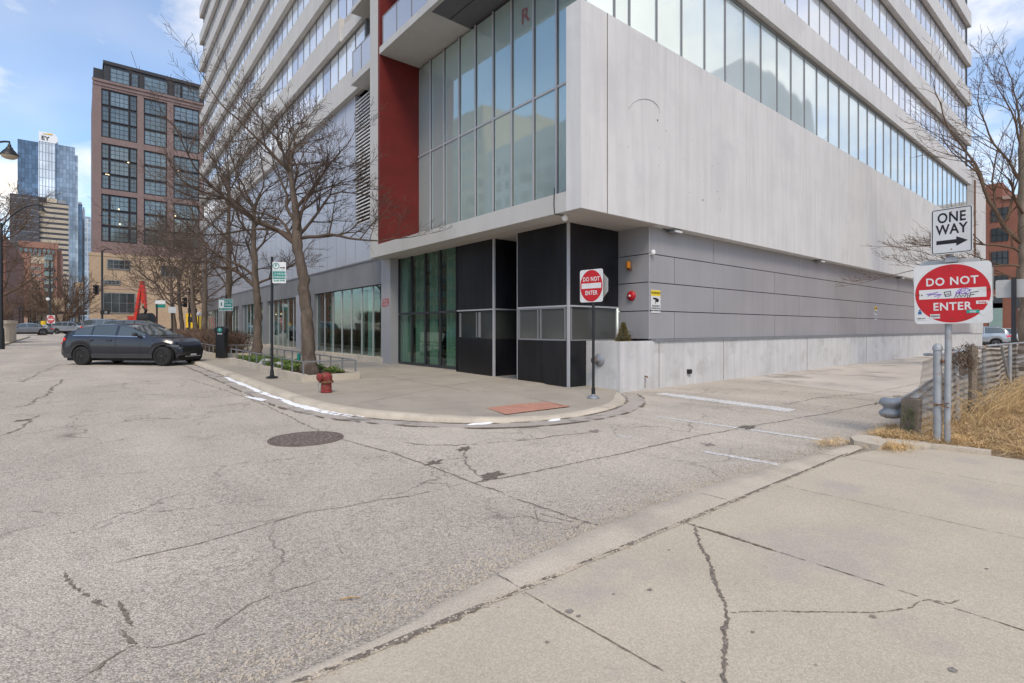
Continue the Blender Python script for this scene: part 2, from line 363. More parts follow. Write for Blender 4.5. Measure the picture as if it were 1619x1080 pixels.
def ribbon(pts,width,matname,z=None,name='crack',parent=None,jit=.02,step=.06,seed=0,wj=.6,zoff=.004,gap=0.,zf=None):
    r=random.Random(seed); P=[Vector((p[0],p[1],0)) for p in pts]; Q=[]
    for i in range(len(P)-1):
        n=max(1,int((P[i+1]-P[i]).length/step))
        for k in range(n): Q.append(P[i].lerp(P[i+1],k/n))
    Q.append(P[-1]); mb=new(SPK.get(matname,matname)); off=0; fade=[]; prev=None
    for i,q in enumerate(Q):
        d=(Q[min(i+1,len(Q)-1)]-Q[max(i-1,0)]).normalized(); nn=Vector((-d.y,d.x,0)); off=off*.8+r.uniform(-jit,jit)
        taper=min(1,(i+1)/4,(len(Q)-i)/4)
        w=width*(1-wj+2*wj*r.random())*taper/2
        c=q+nn*off; zz=(zf(c) if zf else gz(c.y) if z is None else z)+zoff
        a=len(mb.v); mb.v+= [(c.x+nn.x*w*1.6,c.y+nn.y*w*1.6,zz),(c.x,c.y,zz),(c.x-nn.x*w*1.6,c.y-nn.y*w*1.6,zz)]
        fv=min(1.25,.75+.8*r.random()) if r.random()>=gap else .25
        fade+=[0,fv,0]
        if prev is not None: mb.face(prev,prev+1,a+1,a); mb.face(prev+1,prev+2,a+2,a+1)
        prev=a
    return fadeset(mb.build(name,parent),fade)
def patch(c,rx,ry,matname,name,parent=None,seed=0,z=None,rot=0.,n=26,rough=.35,dome=0.,zoff=.004):
    r=random.Random(seed); flat=dome==0; mb=new({'crack_soft':'worn_spk','crack_dark':'gum_spk','pothole':'hole_spk'}.get(matname,matname) if flat else matname); rad=[1+rough*(r.random()-.5)*2 for _ in range(n)]
    zz=(gz(c[1]) if z is None else z)+zoff; ctr=len(mb.v); mb.v.append((c[0],c[1],zz+dome)); mid=[];out=[]
    for k in range(n):
        t=2*PI*k/n; rr=(rad[k]+rad[k-1])/2
        for f,l,h in ((.6,mid,dome*.85),(1,out,0)):
            x=rx*rr*f*cos(t); y=ry*rr*f*sin(t); l.append(len(mb.v)); mb.v.append((c[0]+x*cos(rot)-y*sin(rot),c[1]+x*sin(rot)+y*cos(rot),zz+h))
    for k in range(n):
        j=(k+1)%n; mb.face(ctr,mid[k],mid[j]); mb.face(mid[k],out[k],out[j],mid[j])
    o=mb.build(name,parent,smooth=dome>0)
    if flat: fadeset(o,[1.2]+[.85,0]*n)
    return o
#==BODY==
CLOUD_OFF=(1.7,0.4,0); SUN_E=1.8; EXPO=0.24
# ------------------------------------------------------------ setting: ground
def structure(o,label=None): o['kind']='structure'; 
def adopt(root):
    mi=(Matrix.Translation(root.location)@root.rotation_euler.to_matrix().to_4x4()).inverted()
    for k in bpy.data.objects:
        if k.parent==root: k.matrix_parent_inverse=mi
def lerp(a,b,t): return a+(b-a)*t
mb=new('asphalt')
xs=[-700,-300,-120,-60,-30,-12,-5,0,3,5,8,12,20,40,80,160,400,900]; ys=[-500,-100,-30,-8,0,4,7,9,12,16,20,30,40,55,70,81.8,100,160,300,900]
idx={}
for j,y in enumerate(ys):
    for i,x in enumerate(xs): idx[i,j]=len(mb.v); mb.v.append((x,y,gz(y)))
for j in range(len(ys)-1):
    for i in range(len(xs)-1): mb.face(idx[i,j],idx[i+1,j],idx[i+1,j+1],idx[i,j+1])
road=mb.build('road'); road['kind']='structure'
# lighter concrete lane of the alley
mb=new('alley_concrete'); mb.poly([(14.2,3.6,.004),(60,3.2,.004),(60,8.1,.004),(15.6,8.1,.004)]); o=mb.build('alley_lane'); o['kind']='structure'
# corner pavement (outline = back of kerb), kerb ring, gutter ring
def resample(P,n):
    P=[Vector((p[0],p[1],0)) for p in P]; out=[]
    for i in range(len(P)-1):
        for k in range(n):   # catmull-rom
            p0=P[max(i-1,0)];p1=P[i];p2=P[i+1];p3=P[min(i+2,len(P)-1)]; t=k/n
            out.append(.5*((2*p1)+(p2-p0)*t+(2*p0-5*p1+4*p2-p3)*t*t+(3*p1-p0-3*p2+p3)*t**3))
    out.append(P[-1]); return out
KL=resample([(3.4,66),(3.42,50),(3.42,36),(3.42,27),(3.42,20),(3.38,15),(3.36,12),(3.45,10.2),(3.75,8.9),(4.35,7.7),(5.1,6.85),(6.0,6.45),(7.0,6.36),(7.95,6.55),(8.8,6.95),(9.45,7.5),(9.95,8.06),(10.1,8.25)],6)
KHc=.10
def kh(p): # kerb height above road, falling to the ramp at the alley
    return KHc if p.y>8.6 or p.x<4.2 else lerp(.045,KHc,min(1,max(0,(6.2-p.x)/2.0))) if p.x<6.2 else .045
def inward(P,i):
    d=(P[min(i+1,len(P)-1)]-P[max(i-1,0)]).normalized(); return Vector((-d.y,d.x,0))  # left of travel = towards building
def strip(P,o0,h0,o1,h1,matname,name,rough=0.):
    mb=new(matname)
    for i,p in enumerate(P):
        n=inward(P,i)
        a=p+n*o0; b=p+n*o1
        mb.v.append((a.x,a.y,gz(a.y)+h0(p))); mb.v.append((b.x,b.y,gz(b.y)+h1(p)))
        if i: k=len(mb.v); mb.face(k-4,k-2,k-1,k-3)
    return mb
mb=MB()
def multi(mb,P,prof,matname):
    mb.use(matname); rows=[]
    for i,p in enumerate(P):
        n=inward(P,i); row=[]
        for o,h in prof(p):
            a=p+n*o; row.append(len(mb.v)); mb.v.append((a.x,a.y,gz(a.y)+h))
        rows.append(row)
    for i in range(len(rows)-1):
        for k in range(len(rows[0])-1): mb.face(rows[i][k],rows[i+1][k],rows[i+1][k+1],rows[i][k+1])
multi(mb,KL,lambda p:[(-.02,-.05),(0,.004),(.02,kh(p)-.015),(.045,kh(p)+.004),(.20,kh(p)+.008),(.34,kh(p)-.008)],'kerb_concrete')
o=mb.build('corner_kerb',smooth=True,ang=50); o['kind']='structure'
mb=MB(); multi(mb,KL[:-9],lambda p:[(-.42,-.03),(-.40,.010),(-.2,.006),(-.005,.004)],'gutter_concrete')
o=mb.build('gutter'); o['kind']='structure'
# pavement slab sheet: fan from kerb back edge to the building line
mb=new('pavement_worn')
inner=[p+inward(KL,i)*.21 for i,p in enumerate(KL)]
tgt=[]
for i,p in enumerate(inner):
    if p.y>12.5: q=Vector((11.0,p.y,0))
    else:
        t=(12.5-p.y)/5.0 if p.x<5 else 1; q=Vector((11.2,max(9.1,min(12.5,12.5-(12.5-p.y)*.9)),0))
    tgt.append(q)
N=8; rows=[]
for i,p in enumerate(inner):
    row=[]
    for k in range(N+1):
        q=p.lerp(tgt[i],k/N); row.append(len(mb.v)); mb.v.append((q.x,q.y,gz(q.y)+lerp(kh(KL[i]),KHc if q.y>10 else .07,k/N)))
    rows.append(row)
for i in range(len(rows)-1):
    for k in range(N): mb.face(rows[i][k],rows[i+1][k],rows[i+1][k+1],rows[i][k+1])
pave=mb.build('corner_pavement'); pave['kind']='structure'
def pz(c): # height of the corner pavement
    return gz(c.y)+(KHc if c.y>10 else lerp(.06,KHc,max(0,min(1,(8.5-c.x)/4))))+.006
for k,y in enumerate([11.2,13.2,17.5,20.0,22.5,25,30,36,42]):
    ribbon([(3.62,y),(4.3 if 14<y<36 else 9.3,y)],.02,'crack_soft',name='joint',parent=pave,jit=.001,wj=.2,zf=pz,seed=k)
ribbon([(6.9,13.9),(6.9,10.2),(7.4,8.5)],.02,'crack_soft',name='joint',parent=pave,jit=.002,wj=.3,zf=pz)
ribbon([(4.0,9.6),(9.3,12.0)],.018,'crack_soft',name='joint',parent=pave,jit=.004,wj=.3,zf=pz)
ribbon([(7.1,7.0),(7.5,9.0)],.018,'crack_soft',name='joint',parent=pave,jit=.004,wj=.3,zf=pz)
mb=new('pavement'); 
for i,(x,y) in enumerate([(5.62,6.98),(7.25,7.02),(7.33,7.86),(5.78,7.76)]): pass
mb=new('tactile'); mb.v=[(5.62,6.98,.084),(7.25,7.02,.066),(7.33,7.86,.073),(5.78,7.76,.090)]; mb.face(0,1,2,3)
b=0
for i in range(22):
    for j in range(11):
        u=(i+.5)/22; v=(j+.5)/11; x=lerp(lerp(5.62,7.25,u),lerp(5.78,7.33,u),v); y=lerp(lerp(6.98,7.02,u),lerp(7.76,7.86,u),v); z=lerp(lerp(.084,.066,u),lerp(.090,.073,u),v)
        mb.box(x-.012,x+.012,y-.012,y+.012,z,z+.005)
o=mb.build('tactile_paving'); o['kind']='structure'
# near pavement, kerb and joints
mb=new('pavement'); mb.poly([(-14,-30,.03),(8.45,-30,.03),(8.42,.5,.03),(8.4,1.6,.03),(7.75,2.15,.03),(6.9,2.31,.03),(-14,2.31,.03)]); nearp=mb.build('near_pavement'); nearp['kind']='structure'
KO=resample([(-14,2.44),(-4,2.40),(.69,2.41),(1.6,2.53),(2.3,2.62),(3.2,2.70),(4.6,2.72),(5.7,2.66),(7.0,2.58),(7.75,2.5)],8)
mb=MB(); mb.use('kerb_concrete'); rows=[]
for p in KO:
    row=[]
    for y,z in ((p.y,-.02),(p.y-.004,.016),(p.y-.03,.034),(lerp(p.y,2.335,.5),.040),(2.335,.038),(2.33,.0)): row.append(len(mb.v)); mb.v.append((p.x,y,z))
    rows.append(row)
for i in range(len(rows)-1):
    for k in range(5): mb.face(rows[i][k],rows[i][k+1],rows[i+1][k+1],rows[i+1][k])
o=mb.build('near_kerb',smooth=True); o['kind']='structure'; nk=o
mb=new('kerb_concrete'); mb.poly([(-14,2.30,.0335),(7.7,2.30,.0335),(7.7,2.345,.0335),(-14,2.345,.0335)]); mb.build('joint',nearp)
zf=lambda c:.03
ribbon([(-3,2.315),(1.4,2.318),(1.9,2.318)],.05,'crack_dark',name='joint',parent=nearp,jit=.006,z=.034,seed=3,gap=.1)
ribbon([(1.9,2.318),(3.0,2.32),(3.3,2.32),(5.2,2.325)],.032,'crack_dark',name='joint',parent=nearp,jit=.005,z=.034,seed=5,gap=.35)
ribbon([(5.2,2.325),(7.2,2.32)],.03,'crack_dark',name='joint',parent=nearp,jit=.004,z=.034,seed=6,gap=.05)
for x,s,w in ((1.98,1,.009),(3.65,2,.009),(5.25,3,.005),(6.95,4,.006),(.3,7,.008)):
    ribbon([(x,2.29),(x+.02,1.2),(x-.01,-3)],w,'crack_dark',name='joint',parent=nearp,jit=.0015,z=.03,seed=s,gap=.12,wj=.5,step=.03)
ribbon([(3.66,2.29),(3.66,1.6)],.03,'joint_fill',name='joint',parent=nearp,jit=.003,z=.033,seed=8,gap=.1,step=.03)
for y,s in ((-1.2,31),(.0,33)): ribbon([(8.3,y),(-2,y)],.008,'crack_soft',name='joint',parent=nearp,jit=.001,z=.03,seed=s,wj=.2)
ribbon([(3.63,2.2),(3.42,2.05),(3.21,1.85),(2.98,1.68),(2.82,1.54),(2.61,1.39),(2.5,1.36),(2.39,1.29),(2.17,1.18),(1.9,.9)],.020,'crack_dark',name='crack',parent=nearp,jit=.006,z=.03,seed=11,step=.018,wj=.6)
ribbon([(2.68,1.42),(2.79,1.35),(3.07,1.11),(3.3,.91),(3.49,.82),(3.58,.81),(3.67,.78),(3.71,.7),(3.8,.66)],.007,'crack_dark',name='crack',parent=nearp,jit=.003,z=.03,seed=12,step=.012,gap=.2)
for i,(px,py,s) in enumerate([(900,967,.024),(915,975,.018),(876,908,.020),(1027,933,.018),(865,1016,.018),(1380,976,.026),(1506,1060,.022),(1112,755,.012),(1058,870,.016),(970,940,.010),(1190,1000,.014),(1290,1052,.012),(1560,900,.012),(1420,790,.010)]):
    g=GP(px,py,.03); patch((g.x,g.y),s,s*.8,'crack_soft' if i%3 else 'crack_dark','gum_stain',nearp,seed=i,z=.03)
# kerb joints
for x in (1.98,4.4,6.9): ribbon([(x,2.34),(x,2.62)],.012,'crack_soft',name='joint',parent=nk,jit=.002,z=.039,seed=int(x*9),step=.03)
# road cracks and holes
def cr(pts,w,m='crack_soft',**k): 
    k.setdefault('seed',int(pts[0][0]*100)%97); return ribbon([tuple(GP(*p)[:2]) for p in pts],w,m,name='crack',parent=road,z=None,**k)
cr([(740,765),(820,751),(900,735),(1000,713),(1100,690),(1200,672),(1300,655),(1400,635),(1480,615)],.035,jit=.01,gap=.05)
cr([(500,683),(560,700),(620,716),(690,742),(745,762),(800,783),(850,800),(900,817),(950,832)],.03,jit=.012,gap=.05)
cr([(180,890),(260,872),(330,855),(400,834),(480,810),(540,803),(600,790),(650,785),(740,765)],.016,jit=.012,gap=.08)
cr([(100,905),(120,925),(150,950),(170,962)],.022,'crack_dark',jit=.012,step=.03,gap=.15)
cr([(190,950),(200,975),(207,992)],.026,'crack_dark',jit=.008,step=.025,gap=.1)
cr([(185,998),(200,1010),(215,1020)],.022,'crack_dark',jit=.01,step=.02)
cr([(215,1020),(180,1040),(150,1060),(120,1078)],.020,'crack_dark',jit=.01,step=.03,gap=.15)
cr([(215,1022),(260,1020),(300,1010),(330,1000),(380,965),(440,940),(520,915)],.014,jit=.015,step=.04,gap=.2)
cr([(20,645),(50,640),(70,622),(100,600)],.05,jit=.04,gap=.1)
cr([(0,690),(30,680),(60,655)],.04,jit=.03,gap=.2)
cr([(300,600),(380,625),(450,655),(520,690)],.03,jit=.02,gap=.1)
cr([(640,700),(720,705),(780,700),(860,692),(950,682)],.03,jit=.03,gap=.1)
cr([(735,712),(745,735),(760,752)],.03,jit=.03)
cr([(830,800),(860,815),(900,825),(960,828)],.012,jit=.01,gap=.3)
cr([(845,790),(847,810),(850,830)],.010,jit=.006,gap=.2)
cr([(60,850),(160,835),(250,800)],.010,jit=.01,gap=.4)
cr([(530,860),(545,880),(560,890)],.010,jit=.01,gap=.3)
cr([(0,808),(150,815),(300,805),(420,790)],.008,jit=.01,gap=.5)
cr([(1240,640),(1300,628),(1380,622),(1480,600)],.03,jit=.02,gap=.1)
cr([(1380,640),(1430,628),(1480,605)],.05,'crack_dark',jit=.03,gap=.2)
cr([(100,575),(60,590),(35,605)],.05,jit=.05,gap=.2)
for i,(px,py,rx,ry,m) in enumerate([(778,752,.17,.11,'pothole'),(735,710,.16,.10,'pothole'),(687,732,.13,.10,'pothole'),(1180,676,.20,.14,'pothole'),(1120,703,.12,.10,'crack_soft'),(35,665,.14,.10,'pothole'),(940,682,.14,.10,'crack_soft'),(1420,628,.5,.15,'crack_soft')]):
    g=GP(px,py); patch((g.x,g.y),rx,ry,m,'pothole' if m=='pothole' else 'worn_patch',road,seed=i,rough=.6,n=34,rot=.4,zoff=.005)
# loose aggregate in road next to the near kerb
mb=new('kerb_concrete'); r=random.Random(4)
for i in range(2600):
    x=r.uniform(-.3,8.2); e=2.45+.28*math.exp(-((x-4.2)/2.6)**2); y=e+abs(r.gauss(0,.16)); s=r.uniform(.003,.008)
    mb.box(x-s,x+s,y-s*.8,y+s*.8,-.001,s*1.1,Matrix.Translation((x,y,0))@Matrix.Rotation(r.uniform(0,3),4,'Z')@Matrix.Translation((-x,-y,0)))
for i in range(900):
    x=r.uniform(-.5,4.6); y=2.32+r.gauss(0,.018); s=r.uniform(.002,.006)
    mb.box(x-s,x+s,y-s,y+s,.034,.034+s)
o=mb.build('gravel'); tag(o,'loose pale gravel scattered along the near kerb edge','gravel',kind='stuff')
# dirt line where the gutter meets the road and along the kerb foot
def kline(off,w,m,s,gap): 
    pts=[(p+inward(KL,i)*off) for i,p in enumerate(KL)][18:-8]; ribbon([(p.x,p.y) for p in pts],w,m,name='dirt_line',parent=road,jit=.012,step=.12,gap=gap,seed=s,zoff=.014)
kline(-.41,.07,'joint_fill',61,.3); kline(-.03,.05,'crack_dark',62,.2)
# painted lines
def line(pts,z,name='road_marking'):
    mb=new('paint_spk'); fade=[]; A,B,C,D=[Vector((x,y,z)) for x,y in pts]
    for i in range(25):
        for j in range(5): u=i/24; v=j/4; mb.v.append(tuple(A.lerp(D,u).lerp(B.lerp(C,u),v))); fade.append(.15 if j in (0,4) else .78)
    for i in range(24):
        for j in range(4): k=i*5+j; mb.face(k,k+5,k+6,k+1)
    o=fadeset(mb.build(name),fade); o['kind']='structure'; return o
line([(10.4,7.45),(11.0,7.35),(10.67,4.3),(10.05,4.22)],.004)
line([(7.78,5.5),(7.90,5.5),(8.06,2.6),(7.90,2.6)],.004)
line([(6.0,3.55),(6.12,3.55),(6.22,2.66),(6.06,2.66)],.004)
line([(6.0,4.9),(6.06,4.9),(6.07,4.6),(6.0,4.6)],.004)
for a,b in (((70,533),(110,533)),((40,536.5),(60,537))):
    g=GP(*a); h=GP(*b); line([(g.x,g.y-.3),(h.x,h.y-.3),(h.x,h.y+.5),(g.x,g.y+.5)],gz(g.y)+.012)
# manhole
mc=Vector((2.46,7.52,0)); t=empty('manhole_cover',mc,'round rusty brown iron manhole cover set in the street','manhole cover')
mb=new('manhole'); mb.lathe([(.50,.002),(.50,.012),(.46,.014),(.455,.008)],48); mb.build('frame',t,smooth=True)
mb=new('manhole'); mb.lathe([(.45,.002),(.45,.012),(.0001,.013)],48)
for a in range(24):
    for rr in (.12,.22,.32,.40):
        if (a%3 and rr<.2) or (a%2 and rr<.3): continue
        x=rr*cos(a*PI/12+rr); y=rr*sin(a*PI/12+rr); mb.use('crack_soft').box(x-.013,x+.013,y-.013,y+.013,.012,.018)
mb.build('lid',t)
# snow lying in the gutter
def snow_strip(pts,w,label,seed):
    r=random.Random(seed); P=resample(pts,8); mb=new('snow'); rows=[]
    for i,p in enumerate(P):
        n=inward(P,i); t=i/(len(P)-1); ww=w*min(1,6*t+.15,6*(1-t)+.1)*(.7+.3*r.random()); row=[]
        hh=.5+.7*r.random()
        for o,h in ((-ww-.05*(r.random()<.25),.005),(-ww*.6,.014*hh),(-ww*.1,.026*hh),(.01,.03*hh),(.03,.008)):
            q=p+n*(o+r.uniform(-.016,.016)); row.append(len(mb.v)); mb.v.append((q.x,q.y,gz(q.y)+h))
        rows.append(row)
    for i in range(len(rows)-1):
        for k in range(4): mb.face(rows[i][k],rows[i+1][k],rows[i+1][k+1],rows[i][k+1])
    tag(mb.build('snow_drift',smooth=True),label,'snow','melting snow remnants along the kerb')
snow_strip([(3.36,17.5),(3.34,15),(3.32,13.2),(3.33,11.6)],.07,'thin far end of the white snow strip in the gutter','1'); 
snow_strip([(3.33,11.7),(3.36,10.9),(3.46,10.1),(3.62,9.4),(3.78,8.95),(3.92,8.6)],.125,'long white snow drift melting against the curved kerb',2)
snow_strip([(3.95,8.5),(4.1,8.2),(4.3,7.85)],.045,'narrow ragged snow remnant where the kerb bends',3)
def snow_or_litter(px,py,rx,ry,rot,label,seed):
    g=GP(px,py); tag(patch((g.x,g.y),rx,ry,'snow','snow_or_litter',None,seed=seed,dome=.02,rot=rot,rough=.5,zoff=.008),label,'snow')
snow_or_litter(405,631,.08,.42,.15,'flat white snow patch lying on the street beside the gutter',4)
snow_or_litter(762,671,.27,.05,-.3,'small snow patch at the kerb foot left of the red paving',5)
snow_or_litter(877,665,.14,.06,0.1,'small bright snow lump on the asphalt near the corner kerb',6)
snow_or_litter(1487,697.5,.04,.03,.4,'small white litter cup beside the foot of the grey sign post',7)  # white litter cup, modelled with the same small dome as the snow
# ------------------------------------------------------------ the tower
tower=empty('apartment_building',(9.42,9.2,0),'pale concrete apartment tower with dark glass corner entrance and red recessed wall','building')
T=tower
def P_(mb,name,parent=None,**k): return mb.build(name,parent or T,**k)
# big white side wall (alley), with joints and bolt holes
mb=new('white_concrete'); mb.box(8.475,49.4,7.9,8.35,4.2,8.8)
mb.use('white_concrete').box(49.4,53.7,7.9,12,4.2,13.0)
P_(mb,'side_wall')
mb=new('crack_dark')
mb.box(9.35,9.37,7.894,7.9,4.2,8.8)
P_(mb,'wall_joint')
mb=new('crack_soft'); r=random.Random(5)
for x in (12.3,15.92,20.2,27.2,34,41): P_(new('lower_concrete').box(x-.006,x+.006,7.896,7.9,4.2+r.random()*2,8.8),'stain_streak')
mb=new('dark')
for i in range(16):
    x=r.uniform(10,14.5); z=r.uniform(5.0,6.9); s=r.choice([.008,.010,.02])
    mb.box(x-s,x+s,7.896,7.9,z-s,z+s)
P_(mb,'bolt_hole')
# arched scratch on wall
pts=[onY(993+50*(1-cos(a))/2*1.0,178-22*sin(a),7.893) for a in [k*PI/10 for k in range(1,11)]]
P_(new('lower_concrete').tube(pts,.007,4),'scratch_mark')
# corner frame: sill, end pillar, left frame post
mb=new('frame_concrete'); mb.box(8.475,9.0,8.352,18.7,4.2,4.65)
P_(mb,'frame_sill')
mb=new('frame_concrete'); mb.box(8.49,9.6,8.352,8.36,4.65,8.8); P_(mb,'corner_pillar')
mb=new('frame_concrete'); mb.box(8.475,9.1,18.06,18.7,4.65,36); P_(mb,'frame_post')
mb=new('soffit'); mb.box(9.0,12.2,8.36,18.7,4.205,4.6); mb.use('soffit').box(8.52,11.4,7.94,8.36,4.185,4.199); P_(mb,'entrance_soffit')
mb=new('red_wall'); mb.box(8.50,10.3,17.90,18.058,4.65,36); P_(mb,'red_wall')
mb=new('frame_concrete'); mb.box(9.0,10.3,8.36,17.9,4.60,4.78); P_(mb,'recess_floor')
# lobby glazing above the sill
ys_=[17.90,16.97,16.03,15.06,14.10,13.14,12.22,11.23,10.29,9.35,8.36]
for r0,(z0,z1) in enumerate(((5.0,8.16),(8.16,11.55))):
    for i in range(10):
        y1,y0=ys_[i],ys_[i+1]
        mb=new('lobby_glass'); mb.box(10.10,10.13,y0+.02,y1-.02,z0+.03,z1-.03)
        w=P_(mb,'lobby_window')
        mb=new('silver'); mb.box(10.045,10.14,y0-.026,y0+.026,z0,z1); mb.use('dark_mullion').box(10.085,10.099,y0+.026,y0+.05,z0,z1).box(10.085,10.099,y0-.05,y0-.026,z0,z1); mb.use('silver').box(10.07,10.14,y0+.022,y1-.022,z0-.03,z0+.03); mb.build('window_frame',w)
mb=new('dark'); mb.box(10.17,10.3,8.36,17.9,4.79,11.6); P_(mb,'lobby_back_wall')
# red letters hanging behind the lobby glass, kept on the glass face
M=face_M((10.09,11.62,10.72),(0,-1,0)); text('red_letter','R',.62,'letter_red',T,M,bold=.01)
M=face_M((10.09,10.45,11.0),(0,-1,0)); text('red_letter','+',.55,'letter_red',T,M,bold=.01)
# slab over the recess: balcony and dark soffit
mb=new('frame_concrete'); mb.box(8.475,10.3,14.47,17.9,11.6,11.85); b=P_(mb,'balcony_slab')
def rail(x,y0,y1,z,parent,n,h=1.05):
    mb=new('silver'); mb.tube([(x,y0,z+h),(x,y1,z+h)],.025,6)
    for k in range(n+1): 
        y=lerp(y0,y1,k/n); mb.use('mullion').box(x-.02,x+.02,y-.018,y+.018,z,z+h)
    ra=mb.build('balcony_rail',parent)
    mb=new('rail_frost')
    for k in range(n): mb.box(x-.006,x+.006,lerp(y0,y1,k/n)+.03,lerp(y0,y1,(k+1)/n)-.03,z+.06,z+h-.03)
    mb.build('glass_panel',ra)
rail(8.53,14.5,17.7,11.85,b,3)
mb=new('silver'); mb.tube([(8.53,17.7,12.9),(10.0,17.7,12.9)],.02,5); mb.build('balcony_rail',b)
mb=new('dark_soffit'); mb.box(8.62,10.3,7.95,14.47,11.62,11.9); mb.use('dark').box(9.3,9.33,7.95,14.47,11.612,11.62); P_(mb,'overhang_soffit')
mb=new('frame_concrete'); mb.box(8.475,8.62,7.95,14.47,11.60,12.4); P_(mb,'slab_edge')
mb=new('flat_glass_mid'); mb.box(8.9,9.0,7.95,14.45,12.4,35); P_(mb,'upper_glazing')
for k in range(8):
    mb=new('frame_concrete'); z=14.45+2.79*k; mb.box(8.475,9.5,8.0,17.9,z,z+.3); P_(mb,'floor_slab')
mb=new('flat_glass_mid'); mb.box(10.0,10.1,14.4,17.9,11.85,35); P_(mb,'upper_glazing')
# ---- alley facade: tall ribbon glazing
X=[8.36+.5,9.84,10.41,11.53,12.67,13.84,14.99,16.14,17.28,18.46,19.57]
while X[-1]<48.0: X.append(X[-1]+1.145)
for i in range(len(X)-1):
    x0,x1=X[i],X[i+1]
    mb=new('ribbon_glass'); mb.box(x0+.03,x1-.03,8.10,8.13,8.80,11.60); w=P_(mb,'ribbon_window')
    mb=new('mullion'); mb.box(x1-.022,x1+.022,8.07,8.14,8.80,11.66); mb.box(x0+.03,x1-.03,8.06,8.14,11.58,11.66); mb.build('window_frame',w)
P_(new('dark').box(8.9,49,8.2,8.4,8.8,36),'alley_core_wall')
XE=48.6
Zb=[11.68+2.79*k for k in range(9)]
def unit_window(w,h,gm,depthdir=1,dark=False):
    mb=new(gm); mb.box(.03,w-.03,0,.03,0,h-.08)
    mb.use('mullion' if not dark else 'rail_metal').box(w-.035 if dark else w-.03,w+(.035 if dark else .008),-.02,.05,0,h); mb.use('mullion').box(.03,w-.03,-.02,.04,h-.08,h)
    return mb.mesh('apartment_window')
r=random.Random(9)
UW={(g,d):unit_window(1.02,1.80,g,1,d) for g in ('flat_glass_pale','flat_glass_mid','flat_glass_light') for d in (0,1)}
cand=[]  # (screen size key, mesh key, location, rotation)
for k,z in enumerate(Zb):
    h=.98; mb=new('white_concrete'); mb.box(8.6 if k else 8.6,XE,7.9,8.12,z,z+h); P_(mb,'spandrel_band')
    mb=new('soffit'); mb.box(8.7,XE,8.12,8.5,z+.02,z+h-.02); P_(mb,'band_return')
    x=8.95; j=0
    ph=r.random()*3
    while x+1.02<XE:
        d=1 if int((j+ph*3)%4)==3 else 0; g=r.choice(['flat_glass_pale','flat_glass_pale','flat_glass_mid','flat_glass_light'])
        if k<8: cand.append((math.hypot(x,8)*(1+.02*k)+(0 if 4<k<0 else 0)+ (30 if z>1.0*x*.62+2 else 0),(g,d),Vector((x,8.16,z+h)),0.0)); 
        x+=1.03; j+=1
# ---- street wing, turned one degree
Tw=Matrix.Translation((9,18.7,0))@Matrix.Rotation(R(-1),4,'Z')@Matrix.Translation((-9,-18.7,0))
YE=63.0
def S_(mb,name,parent=None):
    o=mb.build(name,parent or T)
    if parent is None: o.matrix_local=Tw
    return o
Y0B=20.6
for k in range(9):
    z=Zb[k]-(.05 if k else .1); h=1.05
    ys=Y0B if k==0 else (23.0 if k==1 else 21.2)
    mb=new('band_concrete'); mb.box(8.90,9.12,ys,YE,z,z+h); S_(mb,'spandrel_band')
    if k>=1 and ys>Y0B: mb=new('band_concrete'); mb.box(8.98,9.12,Y0B,ys,z,z+.55); S_(mb,'spandrel_band')
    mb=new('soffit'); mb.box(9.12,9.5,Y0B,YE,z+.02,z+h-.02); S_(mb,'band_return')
    mb=new('frame_concrete'); mb.box(8.475,10.2,18.7,Y0B,z-.15 if k==0 else z-.05,z+.12); b=S_(mb,'balcony_slab')
    if k<4: rail(8.53,18.75,20.5,z+.12,b,2)
    y=Y0B+.25; j=0; ph=r.random()*4
    while y+1.02<YE:
        d=1 if int((j+ph)%4)==3 else 0; g=r.choice(['flat_glass_pale','flat_glass_light','flat_glass_mid','flat_glass_light'])
        p=Tw@Vector((9.20,y+1.02,z+h)); 
        if k<8: cand.append((math.hypot(y,9)*(1+.02*k),(g,d),p,-PI/2-R(1)))
        y+=1.03; j+=1
def vis(c):
    p=c[2]; f=SS*p.x+CC*p.y; rr=CC*p.x-SS*p.y; u=CX+FP*rr/f; v=HY-FP*(p.z-CH)/f
    return f,(-30<u<1660 and v>-25)
keep=sorted([c for c in cand if vis(c)[1]],key=lambda c:vis(c)[0]); K=set(id(c) for c in keep[:96])
rest=MB(); 
for c in cand:
    if id(c) in K:
        o=bpy.data.objects.new('apartment_window',UW[c[1]]); COL.objects.link(o); o.parent=T; o.matrix_local=Matrix.Translation(c[2])@Matrix.Rotation(c[3],4,'Z')
    else:
        me=UW[c[1]]; M=Matrix.Translation(c[2])@Matrix.Rotation(c[3],4,'Z'); b=len(rest.v); rest.v+=[tuple(M@v.co) for v in me.vertices]
        for p in me.polygons: rest.use(me.materials[p.material_index].name); rest.face(*[b+i for i in p.vertices])
o=P_(rest,'apartment_window'); o['kind']='stuff'
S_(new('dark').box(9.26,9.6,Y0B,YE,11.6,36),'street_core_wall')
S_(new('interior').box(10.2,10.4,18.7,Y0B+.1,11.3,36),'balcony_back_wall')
S_(new('mullion').box(9.1,10.2,Y0B-.06,Y0B+.0,11.6,36),'balcony_side_wall')
P_(new('dark').box(10.5,48,8.6,62,31,35.9),'roof_core')
